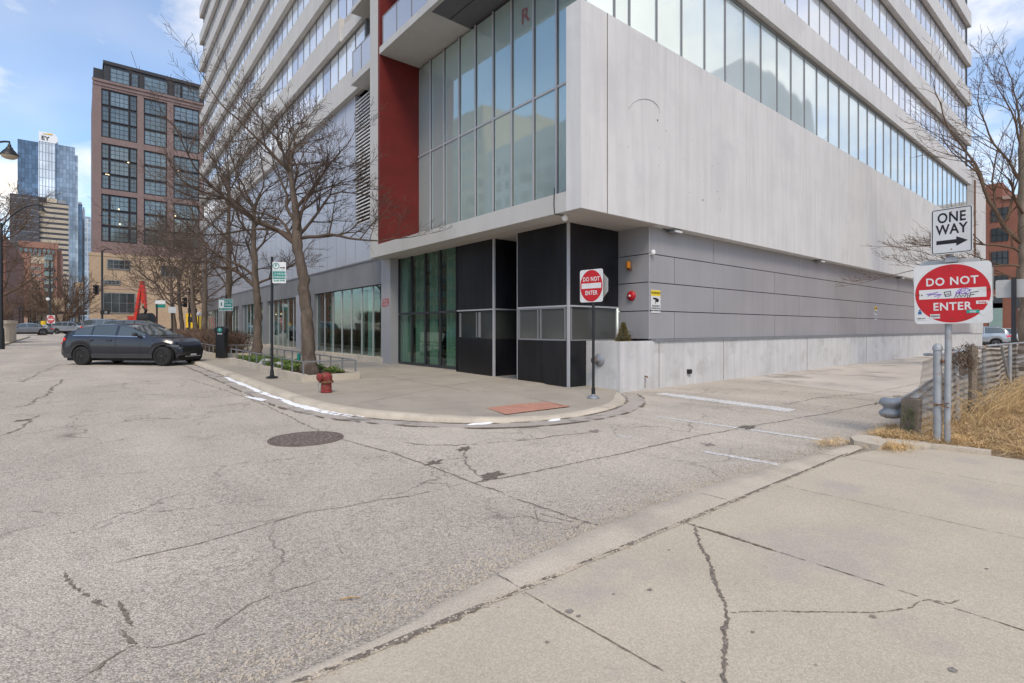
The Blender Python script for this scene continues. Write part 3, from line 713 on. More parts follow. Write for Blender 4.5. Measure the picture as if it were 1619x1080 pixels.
# cladding wall below, louvre bank
mb=new('clad_panel'); mb.box(9.12,9.5,21.7,YE,4.36,11.62); mb.box(9.12,9.5,18.7,21.7,4.36,5.95); S_(mb,'clad_wall')
mb=new('mullion')
y=21.7
while y<YE: mb.box(9.114,9.12,y-.006,y+.006,4.36,11.62); y+=1.15
for z in (6.0,8.0,9.8): mb.box(9.114,9.12,21.7,YE,z-.005,z+.005)
S_(mb,'panel_seam')
mb=new('dark'); mb.box(9.3,9.5,18.7,21.7,5.95,11.4); bk=S_(mb,'louver_bank')
mb=new('louver'); z=5.97
while z<11.35:
    mb.v+=[(9.12,18.72,z),(9.12,21.68,z),(9.20,21.68,z+.03),(9.20,18.72,z+.03),(9.12,18.72,z+.05),(9.12,21.68,z+.05),(9.20,21.68,z+.08),(9.20,18.72,z+.08)]
    b=len(mb.v)-8
    for q in ((0,3,2,1),(4,5,6,7),(0,1,5,4),(1,2,6,5),(2,3,7,6),(3,0,4,7)): mb.face(*[b+i for i in q])
    z+=.15
mb.build('louver_slat',bk)
# storefront
mb=new('fascia_panel'); mb.box(9.10,9.6,18.85,YE,3.36,4.30); mb.use('mullion').box(9.06,9.15,18.85,YE,4.30,4.36); mb.box(9.06,9.15,18.85,YE,3.30,3.36)
y=19.9
while y<YE: mb.use('mullion').box(9.094,9.10,y-.012,y+.012,3.36,4.30); y+=1.09
S_(mb,'fascia')
segs=[(18.9,26.9,8),(31.0,36.2,5),(37.2,43.6,6),(44.6,52,7),(53,YE-.2,9)]
segs=[(18.9,26.9,7),(29.9,36.2,6),(37.2,43.6,6),(44.6,52,7),(53,YE-.2,9)]
r=random.Random(12)
for a,b,n in segs:
    for i in range(n):
        y0=lerp(a,b,i/n); y1=lerp(a,b,(i+1)/n); zb=gz(y0)+.22
        w=S_(new('shop_glass').box(9.20,9.215,y0+.02,y1-.02,zb,3.30),'storefront_window')
        new('silver').box(9.175,9.235,y1-.018,y1+.018,zb-.02,3.30).build('window_frame',w)
        if r.random()<.62:
            mb=new(r.choice(['curtain_aqua','curtain_aqua','curtain'])); c0=y0+r.uniform(.05,.4); c1=min(y1-.05,c0+r.uniform(.35,.8)); m=18
            for q in range(m+1):
                yy=lerp(c0,c1,q/m); xx=9.36+.035*sin(q*2.1); mb.v+=[(xx,yy,zb+.05),(xx,yy,3.28)]
                if q: kk=len(mb.v); mb.face(kk-4,kk-2,kk-1,kk-3)
            mb.build('curtain',w)
S_(new('kerb_concrete').box(9.0,9.6,18.85,YE,-.2,.42),'storefront_base')
mb=new('kerb_concrete')
for y in range(24,63,3): mb.box(8.98,9.6,y,min(y+3,YE),0,gz(y)+.24)
S_(mb,'storefront_base')
for y0,y1 in ((29.1,29.9),(36.2,37.2),(43.6,44.6),(52,53)): S_(new('silver' if y0<30 else 'fascia_panel').box(9.02,9.5,y0,y1,.2,3.36),'storefront_column')
S_(new('fascia_panel').box(9.04,9.5,26.9,27.4,.2,3.36),'storefront_column')
S_(new('green_glass').box(9.65,9.67,27.5,29.1,.4,2.7),'side_door')
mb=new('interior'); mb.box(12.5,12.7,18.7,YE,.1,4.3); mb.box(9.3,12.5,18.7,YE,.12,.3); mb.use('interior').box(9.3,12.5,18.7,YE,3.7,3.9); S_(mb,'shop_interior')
r=random.Random(3)
for k in range(16):
    y=19.5+k*2.2+r.uniform(0,.8); S_(new('interior_warm').box(11,11.8,y,y+r.uniform(.5,1.2),.3,r.uniform(.9,1.9)),'shop_furniture')
mb=new('warm_lamp')
for y in (30.8,31.6,32.4,33.2,34.0,39,40,41,42): S_(new('warm_lamp').box(10.6,10.8,y,y+.35,2.55,2.62),'ceiling_lamp')
# 659 pillar
mb=new('grey_panel'); mb.box(9.05,9.6,18.19,18.95,.18,3.30); P_(mb,'entrance_pillar')
mb=new('grey_panel'); mb.box(9.05,9.6,18.19,18.95,3.306,4.2); P_(mb,'entrance_pillar')
text('house_number','659',.46,'red_ink',T,face_M((9.045,18.57,2.52),(0,-1,0)),bold=.0,sx=.82,spacing=1.0)
# entrance glazing (green)
Yg=[14.23,15.22,16.21,17.2,18.19]
for i in range(4):
    for z0,z1 in ((.30,2.06),(2.14,4.2)):
        w=P_(new('green_glass').box(9.42,9.435,Yg[i]+.02,Yg[i+1]-.02,z0,z1),'entrance_window')
        new('dark_mullion').box(9.38,9.46,Yg[i+1]-.03,Yg[i+1]+.015,z0-.02,z1).box(9.38,9.46,Yg[i]+.0,Yg[i+1]-.03,z0-.08,z0).build('window_frame',w)
mb=new('pavement_worn'); mb.box(9.36,9.6,14.23,18.19,0,.215); P_(mb,'entrance_base')
for k,(c0,c1) in enumerate(((14.35,15.0),(15.6,16.1),(16.55,17.1),(17.55,18.1))):
    mb=new('curtain'); m=26
    for q in range(m+1):
        yy=lerp(c0,c1,q/m); xx=9.56+.04*sin(q*1.9); mb.v+=[(xx,yy,.3),(xx,yy,4.2)]
        if q: kk=len(mb.v); mb.face(kk-4,kk-2,kk-1,kk-3)
    P_(mb,'entrance_curtain')
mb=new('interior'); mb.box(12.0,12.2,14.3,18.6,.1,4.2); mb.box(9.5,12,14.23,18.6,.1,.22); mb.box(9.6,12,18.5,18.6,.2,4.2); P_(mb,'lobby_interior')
# black vestibules
def bpanel(x0,x1,y0,y1,name='black_cladding'): 
    """upper black panel, window band, lower black panel; faces run along X or Y"""
    t=min(x1-x0,y1-y0)
    mb=new('black_panel'); mb.box(x0,x1,y0,y1,.05,1.24); P_(mb,name)
    mb=new('black_panel'); mb.box(x0,x1,y0,y1,2.14,4.2); P_(mb,name)
bpanel(9.42,9.50,9.24,11.18); bpanel(9.46,11.36,9.20,9.26); bpanel(9.42,9.5,12.29,14.20); bpanel(9.46,12.0,12.25,12.31)
bpanel(9.46,12.0,11.14,11.2)
mb=new('dark'); mb.box(9.417,9.42,9.24,11.14,3.14,3.15); mb.box(9.417,9.42,12.31,14.18,3.14,3.15); mb.box(9.5,11.34,9.197,9.2,3.14,3.15); P_(mb,'panel_seam')
# silver corner and transom trims
mb=new('silver'); mb.box(9.395,9.455,9.175,9.235,.05,4.2); mb.box(9.395,9.455,12.225,12.285,.1,4.2); mb.box(9.41,9.43,11.17,11.19,.1,4.2); P_(mb,'corner_trim')
for q in ((9.405,9.42,9.235,11.17),(9.455,11.355,9.185,9.20),(9.405,9.42,12.285,14.2),(9.455,11.0,12.235,12.25)): P_(new('silver').box(*q,2.10,2.14),'transom_trim')
# window bands
def vwin(x0,x1,y0,y1,gl,nx):
    w=P_(new(gl).box(x0,x1,y0,y1,1.24,2.10),'vestibule_window'); return w
w=vwin(9.44,9.46,9.30,11.12,'hazy_glass',2)
mb=new('mullion'); mb.box(9.41,9.44,9.30,9.34,1.24,2.1); mb.box(9.41,9.44,11.08,11.14,1.24,2.1); mb.box(9.41,9.44,10.2,10.24,1.28,2.06); mb.box(9.41,9.44,10.32,10.35,1.28,2.06); mb.box(9.41,9.44,9.34,11.08,1.24,1.28); mb.box(9.41,9.44,9.34,11.08,2.06,2.1); mb.build('window_frame',w)
w=vwin(9.55,11.3,9.24,9.26,'hazy_glass',1); mb=new('mullion'); mb.box(9.52,9.56,9.21,9.24,1.24,2.1); mb.box(11.26,11.3,9.21,9.24,1.24,2.1); mb.box(9.56,11.26,9.21,9.24,1.24,1.27); mb.build('window_frame',w)
w=vwin(9.46,9.48,12.31,14.2,'dark_interior_glass',2); mb=new('mullion'); mb.box(9.43,9.46,13.15,13.17,1.28,2.05); mb.box(9.43,9.46,12.95,13.05,1.28,2.05); mb.box(9.43,9.46,14.02,14.08,1.28,2.05); mb.build('window_frame',w)
w=vwin(9.5,12,12.28,12.30,'dark_interior_glass',1)
P_(new('dark').box(12.0,12.1,11.2,12.25,.05,4.2),'recess_door')
P_(new('fascia_panel').box(9.42,12.0,11.2,12.25,.06,.135),'door_step')
P_(new('black_panel').box(9.40,9.5,14.2,14.26,.1,4.2),'black_post')
P_(new('dark').box(9.6,11.36,9.6,11.1,.0,4.2),'vestibule_core')
# grey panelled lower wall
GX0=11.36
rowz=[1.27,2.01,2.755,3.49,4.235]
jA=[20.54-6*k for k in range(1,2)]+[14.54,20.54,26.54,32.5,38.5,44.5]; jB=[12.51,18.54,24.45,30.4,36.4,42.4,48.4]
for k in range(4):
    J=sorted(set([GX0]+([x for x in (jB if k%2==0 else jA)])+[49.9]))
    for i in range(len(J)-1):
        mb=new('grey_panel'); mb.box(J[i]+(.012 if i else 0),J[i+1]-.012,8.2,8.3,rowz[k]+.012,rowz[k+1]-.012); P_(mb,'grey_panel')
    mb=new('grey_panel'); mb.box(GX0,GX0+.1,8.302,9.2,rowz[k]+.012,rowz[k+1]-.012); P_(mb,'grey_panel')
P_(new('dark').box(GX0+.04,49.9,8.24,8.5,1.2,4.2).box(GX0+.04,GX0+.09,8.5,9.19,1.2,4.2),'wall_core')  # second box added behind the return panels to stop light leaking through joints
P_(new('silver').box(GX0-.008,GX0+.012,8.19,8.21,1.27,4.2),'corner_trim')
# low concrete wall and planter box
mb=new('lower_concrete'); mb.box(11.38,53.7,8.1,8.24,0,1.21); P_(mb,'low_wall')
mb=new('crack_soft')
for x in (11.65,14.92,21.0,27.5,34,41): mb.box(x-.01,x+.01,8.094,8.1,.02,1.2)
P_(mb,'wall_joint')
P_(new('grey_metal').box(11.45,49.9,8.06,8.22,1.21,1.275),'wall_coping')
mb=new('lower_concrete'); mb.box(10.06,11.378,8.1,8.22,0,1.235); mb.box(10.06,10.18,8.221,9.32,0,1.235); mb.box(10.06,11.35,9.19,9.199,0,1.235); P_(mb,'planter_box')
P_(new('soil').box(10.18,11.36,8.22,9.19,.2,1.15),'planter_soil')
mb=new('rust'); 
mb.tube([(11.05,8.1,.34),(11.05,8.04,.34),(11.05,8.02,.31)],.018,8); P_(mb,'drain_pipe'); P_(new('rust').box(11.04,11.06,8.092,8.1,.05,.3),'rust_stain'); P_(new('dark').box(12.95,13.1,8.03,8.1,.30,.42),'drain_box')
# recess strip right end
P_(new('lower_concrete').box(49.9,53.7,8.05,12,1.2,4.2),'end_wall')
P_(new('rust').box(49.4,49.75,7.85,7.9,4.2,12.2),'end_downpipe')
P_(new('city_grey').box(49.0,49.4,8.4,50,4,30),'end_wall')
adopt(T)
# ------------------------------------------------------------ wall fittings
t=empty('strobe_light',(11.36,8.79,3.2),'amber strobe beacon on a small bracket on the grey wall','warning light')
new('rust').box(11.27,11.36,8.74,8.84,3.10,3.16).build('bracket',t); new('amber').lathe([(.055,0),(.06,.01),(.06,.15),(.045,.18),(.01,.19)],14,Matrix.Translation((11.27,8.79,3.16))).build('lens',t,smooth=True); adopt(t)
t=empty('alarm_bell',(11.36,8.75,2.42),'round red fire alarm bell on the grey wall','alarm bell')
MX=Matrix.Translation((11.36,8.75,2.42))@Matrix.Rotation(-PI/2,4,'Y')
new('bell_red').lathe([(.13,0),(.13,.03),(.12,.05),(.08,.075),(.03,.085)],24,MX).build('bell',t,smooth=True); new('white_plastic').lathe([(.03,.085),(.03,.10),(.005,.105)],10,MX).build('hub',t,smooth=True); adopt(t)
t=empty('wall_faucet',(11.36,8.77,1.41),'small metal hose tap low on the grey wall beside the conifer','tap')
new('grey_metal').tube([(11.36,8.77,1.43),(11.28,8.77,1.43),(11.25,8.77,1.39)],.022,8).box(11.27,11.32,8.72,8.82,1.38,1.48).build('tap_body',t); adopt(t)
t=empty('fire_department_connection',(10.06,8.74,.76),'dark round hose connection sticking out of the concrete planter box','hose connection')
MX=Matrix.Translation((10.06,8.74,.76))@Matrix.Rotation(-PI/2,4,'Y')
new('grey_metal').lathe([(.16,0),(.16,.02),(.12,.05),(.05,.07),(.05,.16)],24,MX).build('wall_plate',t,smooth=True); new('manhole').lathe([(.075,.15),(.08,.17),(.08,.24),(.05,.26)],16,MX).build('cap',t,smooth=True); adopt(t)
def dome_cam(x,y,z,label,down=.0):
    t=empty('security_camera',(x,y,z),label,'camera'); MXX=Matrix.Translation((x,y,z))
    new('white_plastic').lathe([(.055,0),(.055,-.04),(.075,-.05),(.07,-.10),(.04,-.14),(.005,-.15)],16,MXX).build('dome',t,smooth=True); return t
t=dome_cam(8.7,8.61,4.19,'white bulb-shaped camera hanging under the corner soffit, cable above it'); new('black_metal').tube([(8.465,8.72,4.8),(8.46,8.73,4.4),(8.465,8.71,4.19),(8.6,8.62,4.17),(8.7,8.61,4.18)],.012,5).build('cable',t); adopt(t)
t=empty('security_camera',(11.42,8.17,3.52),'small white camera ball on the corner of the grey wall','camera'); new('white_plastic').lathe([(.01,-.07),(.05,-.05),(.065,0),(.05,.05),(.01,.07)],14,Matrix.Translation((11.44,8.13,3.52))).box(11.40,11.48,8.15,8.20,3.46,3.5).build('ball',t,smooth=True); adopt(t)
for x,lab in ((12.38,'nearest flat floodlight under the white wall, by the panel corner'),(22.17,'middle floodlight of the three under the white wall'),(32.6,'farthest floodlight of the three under the white wall')):
    t=empty('wall_light',(x,8.02,4.15),lab,'floodlight','floodlights under the white wall overhang')
    new('grey_metal').box(x-.25,x+.15,7.98,8.19,4.12,4.19).build('housing',t); new('white_plastic').box(x-.2,x+.1,7.94,7.98,4.11,4.17).build('lens',t); new('dark').tube([(x-.2,8.1,4.15),(x-.5,8.12,4.18)],.015,5).build('conduit',t); adopt(t)
def wall_notice(x,z,w,h,label):
    t=empty('warning_sign',(x,8.19,z),label,'warning sign','camera warning notices on the alley wall'); y=8.19
    new('sign_white').box(x-w/2,x+w/2,y-.006,y,z-h/2,z+h/2).build('plate',t); new('sign_yellow').box(x-w/2+.008,x+w/2-.008,y-.009,y-.006,z+h*.24,z+h/2-.01).build('header',t)
    M=lambda dx,dz:face_M((x+dx,y-.0095,z+dz),(1,0,0))
    text('header_text','WARNING',w*.2,'sign_black',t,M(0,h*.36),depth=.001,bold=.002)
    new('sign_black').box(x-w*.28,x+w*.10,y-.009,y-.006,z+h*.08,z+h*.16).box(x-w*.05,x+w*.2,y-.009,y-.006,z-h*.02,z+h*.08).lathe([(w*.12,0),(w*.12,.002)],14,face_M((x+w*.2,y-.0062,z+h*.05),(1,0,0))).box(x-w*.05,x+w*.0,y-.009,y-.006,z-h*.10,z-h*.02).build('camera_symbol',t)
    for k,s in enumerate(('THIS PROPERTY','IS PROTECTED BY','VIDEO SURVEILLANCE')): text('notice_text',s,w*.115,'sign_black',t,M(0,-h*(.2+.1*k)),depth=.001,bold=.001)
    adopt(t)
wall_notice(11.63,2.26,.42,.60,'nearer yellow-topped white camera warning notice, close to the grey wall corner')
wall_notice(29.08,2.28,.36,.62,'small distant yellow-topped notice far down the alley wall')
# conifer in the planter box
def conifer():
    t=empty('potted_conifer',(10.85,8.62,1.15),'small browning cone-shaped conifer in the concrete planter','conifer')
    new('bark').tube([(10.85,8.62,1.1),(10.85,8.62,1.6)],[.02,.006],6).build('trunk',t)
    mb=new('conifer'); r=random.Random(2)
    for i in range(1500):
        h=r.random()**1.3; rad=(.21*(1-h)+.02)*r.random()**.5; a=r.uniform(0,2*PI); p=Vector((10.85+rad*cos(a),8.62+rad*sin(a),1.17+.52*h)); d=Vector((cos(a)*.5+r.uniform(-.4,.4),sin(a)*.5+r.uniform(-.4,.4),r.uniform(.2,1))).normalized()*.05; s=d.cross(Vector((r.random(),r.random(),r.random()))).normalized()*.006
        mb.poly([p-s,p+s,p+d+s*.3,p+d-s*.3])
    mb.build('crown',t); adopt(t)
conifer()
# ------------------------------------------------------------ hydrant
hp=GP(516,620,.11); t=empty('fire_hydrant',hp,'squat rusty red fire hydrant on the corner pavement','hydrant')
H=Matrix.Translation(hp)
new('hydrant_red').lathe([(.125,0),(.125,.02),(.115,.03),(.11,.21)],24,H).build('barrel',t,smooth=True)
mb=new('rust'); mb.lathe([(.15,.21),(.155,.215),(.155,.245),(.15,.25)],24,H)
for k in range(8): 
    a=k*PI/4+.3; mb.lathe([(.015,.25),(.015,.27)],6,H@Matrix.Translation((.13*cos(a),.13*sin(a),0)))
mb.build('flange',t)
new('hydrant_red').lathe([(.115,.25),(.125,.27),(.128,.33),(.12,.38),(.095,.415),(.05,.435),(.03,.437)],24,H).build('bonnet',t,smooth=True)
rgt=Vector((CC,-SS,0)); fw=Vector((SS,CC,0))
def noz(dirv,base,r,l,name):
    q=hp+Vector((0,0,base)); new('hydrant_red').tube([q+dirv*.05,q+dirv*(l-.05),q+dirv*(l-.045),q+dirv*l,q+dirv*(l+.01)],[r*.8,r*.8,r,r,r*.6],16).build(name,t,smooth=True,ang=30)
noz((rgt*-.55-fw*.85).normalized(),.345,.085,.20,'pumper_cap'); noz((rgt*-1-fw*.0).normalized(),.36,.06,.19,'side_cap')
a=hp+rgt*-.18+Vector((0,0,.33)); new('grey_metal').tube([a,a+Vector((0,0,-.14)),a+rgt*.01+Vector((0,0,-.31)),a+rgt*.05+Vector((0,0,-.325)),a+rgt*.06+Vector((0,0,-.2)),a+rgt*.07+Vector((0,0,-.12))],.006,5).build('chain',t); adopt(t)
# ------------------------------------------------------------ signs
def rrect(w,h,r,n=5):
    P=[]
    for cx,cy,a0 in ((w/2-r,h/2-r,0),(-w/2+r,h/2-r,PI/2),(-w/2+r,-h/2+r,PI),(w/2-r,-h/2+r,1.5*PI)):
        for k in range(n+1): a=a0+k*PI/2/n; P.append((cx+r*cos(a),cy+r*sin(a)))
    return P
def ellipse(a,b,n=48): return [(a*cos(2*PI*k/n),b*sin(2*PI*k/n)) for k in range(n)]
def frame_ring(mb,M,w,h,r,t,d0,d1):
    o=rrect(w,h,r); i=rrect(w-2*t,h-2*t,max(.002,r-t)); n=len(o); b=len(mb.v)
    for P in (o,i): mb.v+=[tuple(M@Vector((x,y,d1))) for x,y in P]
    for k in range(n): mb.face(b+k,b+(k+1)%n,b+n+(k+1)%n,b+n+k)
def dne_plate(t,M,w,h,ts,letter_sx=1.0):
    o=new('sign_white').prism(rrect(w,h,.05),M,-.003,.001).build('sign_plate',t)
    new('sign_red').prism(ellipse(w*.485,h*.485),M,.001,.0022).build('red_disc',o)
    new('sign_white').prism([(-w*.43,-h*.08),(w*.43,-h*.08),(w*.43,h*.08),(-w*.43,h*.08)],M,.0022,.0032).build('white_bar',o)
    text('top_text','DO NOT',ts,'sign_white',o,M@Matrix.Translation((0,h*.20,.0025)),depth=.0006,bold=.003*ts/.13,sx=letter_sx,spacing=1.12)
    text('bottom_text','ENTER',ts,'sign_white',o,M@Matrix.Translation((0,-h*.22,.0025)),depth=.0006,bold=.003*ts/.13,sx=letter_sx,spacing=1.10)
    return o
# near post: DO NOT ENTER + ONE WAY
NP=Vector((8.59,1.635,.0)); t=empty('sign_post',NP,'battered stickered do not enter sign below a one way sign, on a grey post','road signs')
new('galv').tube([NP,NP+Vector((.0,-.012,1.55)),NP+Vector((.01,-.02,2.95))],.036,14).build('post',t,smooth=True)
c=onX(1504.5,464,8.52)
M=face_M(c,(0.04,-1,0)); M=M@Matrix.Rotation(R(1.0),4,'Z')
pl=dne_plate(t,M,.765,.762,.138,.86)
mb=new('purple_ink')
def scribble(pts,w=.004,mname='purple_ink'): new(mname).tube([M@Vector((x,y,.0045)) for x,y in pts],w,4).build('graffiti',pl)
scribble([(-.24,-.02),(-.13,.03),(-.25,.005),(-.10,-.005)]); scribble([(-.14,-.05),(-.10,-.005),(-.17,-.03)])
scribble([(.04,-.02),(.10,.045),(.07,0),(.14,.04),(.12,-.01),(.18,.035),(.17,-.01),(.05,.0)]); scribble([(.04,.0),(.08,.05),(.15,.055),(.19,.03)])
scribble([(.03,-.055),(.045,-.015),(.06,-.055),(.075,-.01),(.095,-.055),(.11,-.02),(.13,-.05),(.14,-.01),(.16,-.03),(.15,-.06)],.004,'sign_black'); scribble([(.17,-.06),(.185,.0),(.26,.01)],.004,'sign_black'); scribble([(.175,-.03),(.22,-.025)],.004,'sign_black')
scribble([(-.07,.02),(-.01,.03),(-.005,-.03),(-.06,-.035),(-.07,.02)],.004,'sign_black'); scribble([(-.06,-.02),(-.03,0),(-.02,-.02)],.004,'sign_black')
def sticker(x,y,w,h,mname,txt=None,tm='sign_white',ts=.03,name='sticker'):
    o=new(mname).prism([(-w/2,-h/2),(w/2,-h/2),(w/2,h/2),(-w/2,h/2)],M@Matrix.Translation((x,y,0)),.003,.0045).build(name,pl)
    if txt: text('sticker_text',txt,ts,tm,o,M@Matrix.Translation((x,y,.0047)),depth=.0004,bold=.001,sx=.9)
sticker(.29,-.125,.115,.04,'sign_white','loving',tm='red_ink',ts=.034); sticker(.20,-.235,.12,.04,'teal_sticker','only',ts=.04)
sticker(-.31,-.31,.10,.04,'sign_white','KEEP CITY',tm='sign_black',ts=.02); sticker(-.17,-.285,.10,.055,'sign_white','VISAN',tm='sign_black',ts=.038); sticker(-.325,-.235,.035,.035,'blue_ink'); 
new('blue_ink').prism([(-.015,0),(.015,0),(0,.025)],M@Matrix.Translation((-.325,-.212,0)),.003,.0045).build('sticker',pl)
hp_=[(.045*math.copysign(abs(math.sin(a))**3,math.sin(a)),.0028*(13*cos(a)-5*cos(2*a)-2*cos(3*a)-cos(4*a))) for a in [k*2*PI/30 for k in range(30)]]
new('sign_white').prism(hp_,M@Matrix.Translation((.305,-.255,0)),.003,.0048).build('heart_sticker',pl)
mb=new('rust')
for x,y in ((-.0,.325),(0,-.325),(-.33,0),(-.36,.0),(.36,.03),(.35,.02),(-.30,-.005)): mb.lathe([(.009,.002),(.009,.006)],8,M@Matrix.Translation((x,y,0)))
for k in range(16): u=k/15; x=.05+.17*u; y=-.345+.10*u*u; mb.lathe([(.004,.002),(.004,.0045)],5,M@Matrix.Translation((x,y,0)))
mb.build('rust_spots',pl)
M2=face_M(c+Vector((.085,.02,.02)),(0.04,-1,0)); new('sign_grey').prism([(-.30,.42),(.24,.42),(.40,.28),(.40,-.12),(.34,-.2),(-.34,-.2),(-.40,.20)],M2,-.003,0).build('rear_plate',t)
new('galv').prism([(-.06,-.03),(.06,-.03),(.06,.03),(-.06,.03)],M@Matrix.Translation((0,.43,-.03)),-.05,.02).build('bracket',t)
c2=onX(1504.2,364.5,8.50); rd=Vector((-.60,-.80,0)).normalized(); rd=Vector((-.12,-.99,0)).normalized(); M3=face_M(c2,rd,(0,0,1))
ow=new('sign_white').prism(rrect(.425,.585,.03),M3,-.003,.001).build('one_way_plate',t)
mb=new('sign_black'); frame_ring(mb,M3,.405,.565,.026,.010,0,.0016); mb.build('black_border',ow)
for s,y in (('ONE',.165),('WAY',.015)): text('sign_text',s,.175,'sign_black',ow,M3@Matrix.Translation((0,y,.0015)),depth=.0006,bold=.004,sx=.76,spacing=1.08)
new('sign_black').prism([(-.155,-.165),(.05,-.165),(.05,-.20),(.165,-.14),(.05,-.08),(.05,-.115),(-.155,-.115)],M3,.001,.002).build('arrow',ow)
for y in (.235,-.235): new('rust').lathe([(.008,.001),(.008,.006)],8,M3@Matrix.Translation((0,y,0))).build('bolt',ow)
new('rust').tube([NP+Vector((.045,.09,1.18)),NP+Vector((-.03,.04,1.12)),NP+Vector((.045,.0,1.16))],.02,6).build('clamp',t)
for q in (((-.05,.13,.55),(-.05,-.03,.60)),((-.05,.13,.58),(-.05,-.03,.54))): new('rust').tube([NP+Vector(q[0]),NP+Vector(q[1])],.007,5).build('tie_wire',t)
adopt(t)
# sign at the corner on black post
BP=Vector((8.50,7.56,.055)); t=empty('sign_post',BP,'slim black post with a clean do not enter sign beside the planter box','road sign')
new('black_metal').tube([BP,BP+Vector((0,0,2.75))],.030,12).tube([BP+Vector((0,0,.02)),BP+Vector((0,0,.22))],.042,12).build('post',t,smooth=True)
new('grey_metal').lathe([(.13,0),(.135,.012),(.11,.045),(.05,.07),(.045,.09)],20,Matrix.Translation(BP)).build('base',t,smooth=True)
c=atF(934.8,453.5,11.5); c=Vector((8.455,c.y,c.z)); c.y=onX(934.8,453.5,8.455).y
M=face_M((8.455,c.y,c.z),(.10,-1,0)); dne_plate(t,M,.60,.70,.125,.80)
M=face_M((8.56,c.y-.06,c.z),(0,-1,0)); new('sign_grey').prism([(.34*cos(a),.34*sin(a)) for a in [PI/8+k*PI/4 for k in range(8)]],M,-.003,0).build('octagonal_back',t); adopt(t)
# parking sign and pay box sign
def park_sign(base,hgt,c,w,h,right,label,arrow,name='parking_sign'):
    t=empty(name,base,label,'parking sign'); new('black_metal').tube([base,base+Vector((0,0,hgt))],.035,10).build('post',t,smooth=True)
    new('black_metal').lathe([(.16,0),(.16,.02),(.06,.05),(.045,.22)],16,Matrix.Translation(base)).build('base',t,smooth=True)
    M=face_M(c,right); p=new('sign_white').prism(rrect(w,h,.025),M,-.003,.001).build('sign_plate',t)
    tl=lambda x,y:M@Matrix.Translation((x,y,.002))
    if arrow:
        new('sign_green').prism([(-w*.47,-h*.31),(w*.47,-h*.31),(w*.47,h*.06),(-w*.47,h*.06)],M,.001,.0022).build('green_panel',p)
        mb=new('sign_green'); k=24
        for q in range(k):
            a=2*PI*q/k;b=2*PI*(q+1)/k; mb.poly([M@Vector((-w*.24+rr*cos(z),h*.31+rr*sin(z),.0022)) for rr,z in ((.085,a),(.085,b),(.065,b),(.065,a))])
        mb.build('ring',p); text('sign_text','P',.13,'sign_green',p,tl(-w*.24,h*.31),depth=.0006,bold=.003)
        new('sign_black').prism([(.01,h*.20),(.11,h*.20),(.11,h*.17),(.155,h*.225),(.11,h*.28),(.11,h*.25),(.01,h*.25)],M,.001,.002).build('arrow',p)
        text('sign_text','PAY TO PARK',.045,'sign_green',p,tl(.0,h*.11),depth=.0006); text('sign_text','2 HOUR\nPARKING',.085,'sign_white',p,tl(.03,-h*.14),depth=.0012); text('sign_text','8AM-9PM',.07,'sign_green',p,tl(0,-h*.39),depth=.0006,bold=.002)
    else:
        new('sign_green').prism([(-w*.12,-h*.20),(w*.48,-h*.20),(w*.48,h*.38),(-w*.12,h*.38)],M,.001,.0022).build('green_panel',p); new('sign_green').prism([(-w*.48,-h*.46),(w*.48,-h*.46),(w*.48,-h*.26),(-w*.48,-h*.26)],M,.001,.0022).build('green_strip',p); new('sign_green').prism([(-w*.48,h*.41),(w*.48,h*.41),(w*.48,h*.48),(-w*.48,h*.48)],M,.001,.0022).build('green_strip',p)
        text('sign_text','PAY TO\nPARK',.12,'sign_white',p,tl(w*.18,h*.09),depth=.0012); text('sign_text','PAY AT BOX',.085,'sign_white',p,tl(0,-h*.36),depth=.0012)
        new('sign_green').prism([(-w*.36,-h*.1),(-w*.26,-h*.1),(-w*.26,h*.2),(-w*.36,h*.2)],M,.001,.0022).build('symbol',p)
    adopt(t)
b=GP(430,597,.12); c=onX(441.5,431,b.x-.05); park_sign(b,3.35,c,.34,.56,(.85,-.52,0),'tall black pole with a parking sign beside the planting bed',True)
b=GP(358,563,.12); c=onX(357,482,b.x-.05); park_sign(b,2.75,c,.62,.54,(.80,-.60,0),'wide green pay to park sign on a pole behind the pay box',False)
# pay box
b=GP(350.5,565.5,.12); t=empty('parking_pay_box',b,'black parking pay box with a round green emblem','parking meter')
Mz=Matrix.Translation(b)@Matrix.Rotation(R(-35),4,'Z')
mb=new('black_metal'); mb.box(-.18,.18,-.16,.16,0,1.05,Mz).box(-.20,.20,-.18,.18,1.051,1.08,Mz); mb.build('cabinet',t)
mb=new('black_metal'); mb.prism([(.23*cos(a),.14*sin(a)) for a in [k*PI/12 for k in range(13)]],Mz@Matrix.Translation((0,.17,1.20))@Matrix.Rotation(PI/2,4,'X'),0,.34); mb.box(-.23,.23,-.17,.17,1.08,1.20,Mz); mb.build('head',t)
Mf=Mz@Matrix.Translation((0,-.172,1.19))@Matrix.Rotation(PI/2,4,'X'); new('sign_green').prism(ellipse(.10,.10,24),Mf,0,.004).build('emblem',t); text('lettering','P',.14,'sign_white',t,Mf@Matrix.Translation((0,0,.005)),depth=.001); new('sign_grey').prism([(-.10,-.05),(.10,-.05),(.10,0),(-.10,0)],Mf@Matrix.Translation((0,-.14,0)),0,.004).build('label_plate',t)
adopt(t)
# sign back on right
b=atF(1603,545,14.5); b.z=.05; t=empty('sign_post',b,'dark steel post holding the blank back of a sign above the fence','road sign'); new('black_steel').box(b.x-.05,b.x+.05,b.y-.05,b.y+.05,b.z,2.95).build('post',t)
c=onX(1604,456,b.x+.08); new('sign_grey').prism(rrect(.78,.50,.04),face_M((b.x+.08,c.y,c.z),(0,-1,0)),-.003,.003).build('sign_back',t); adopt(t)
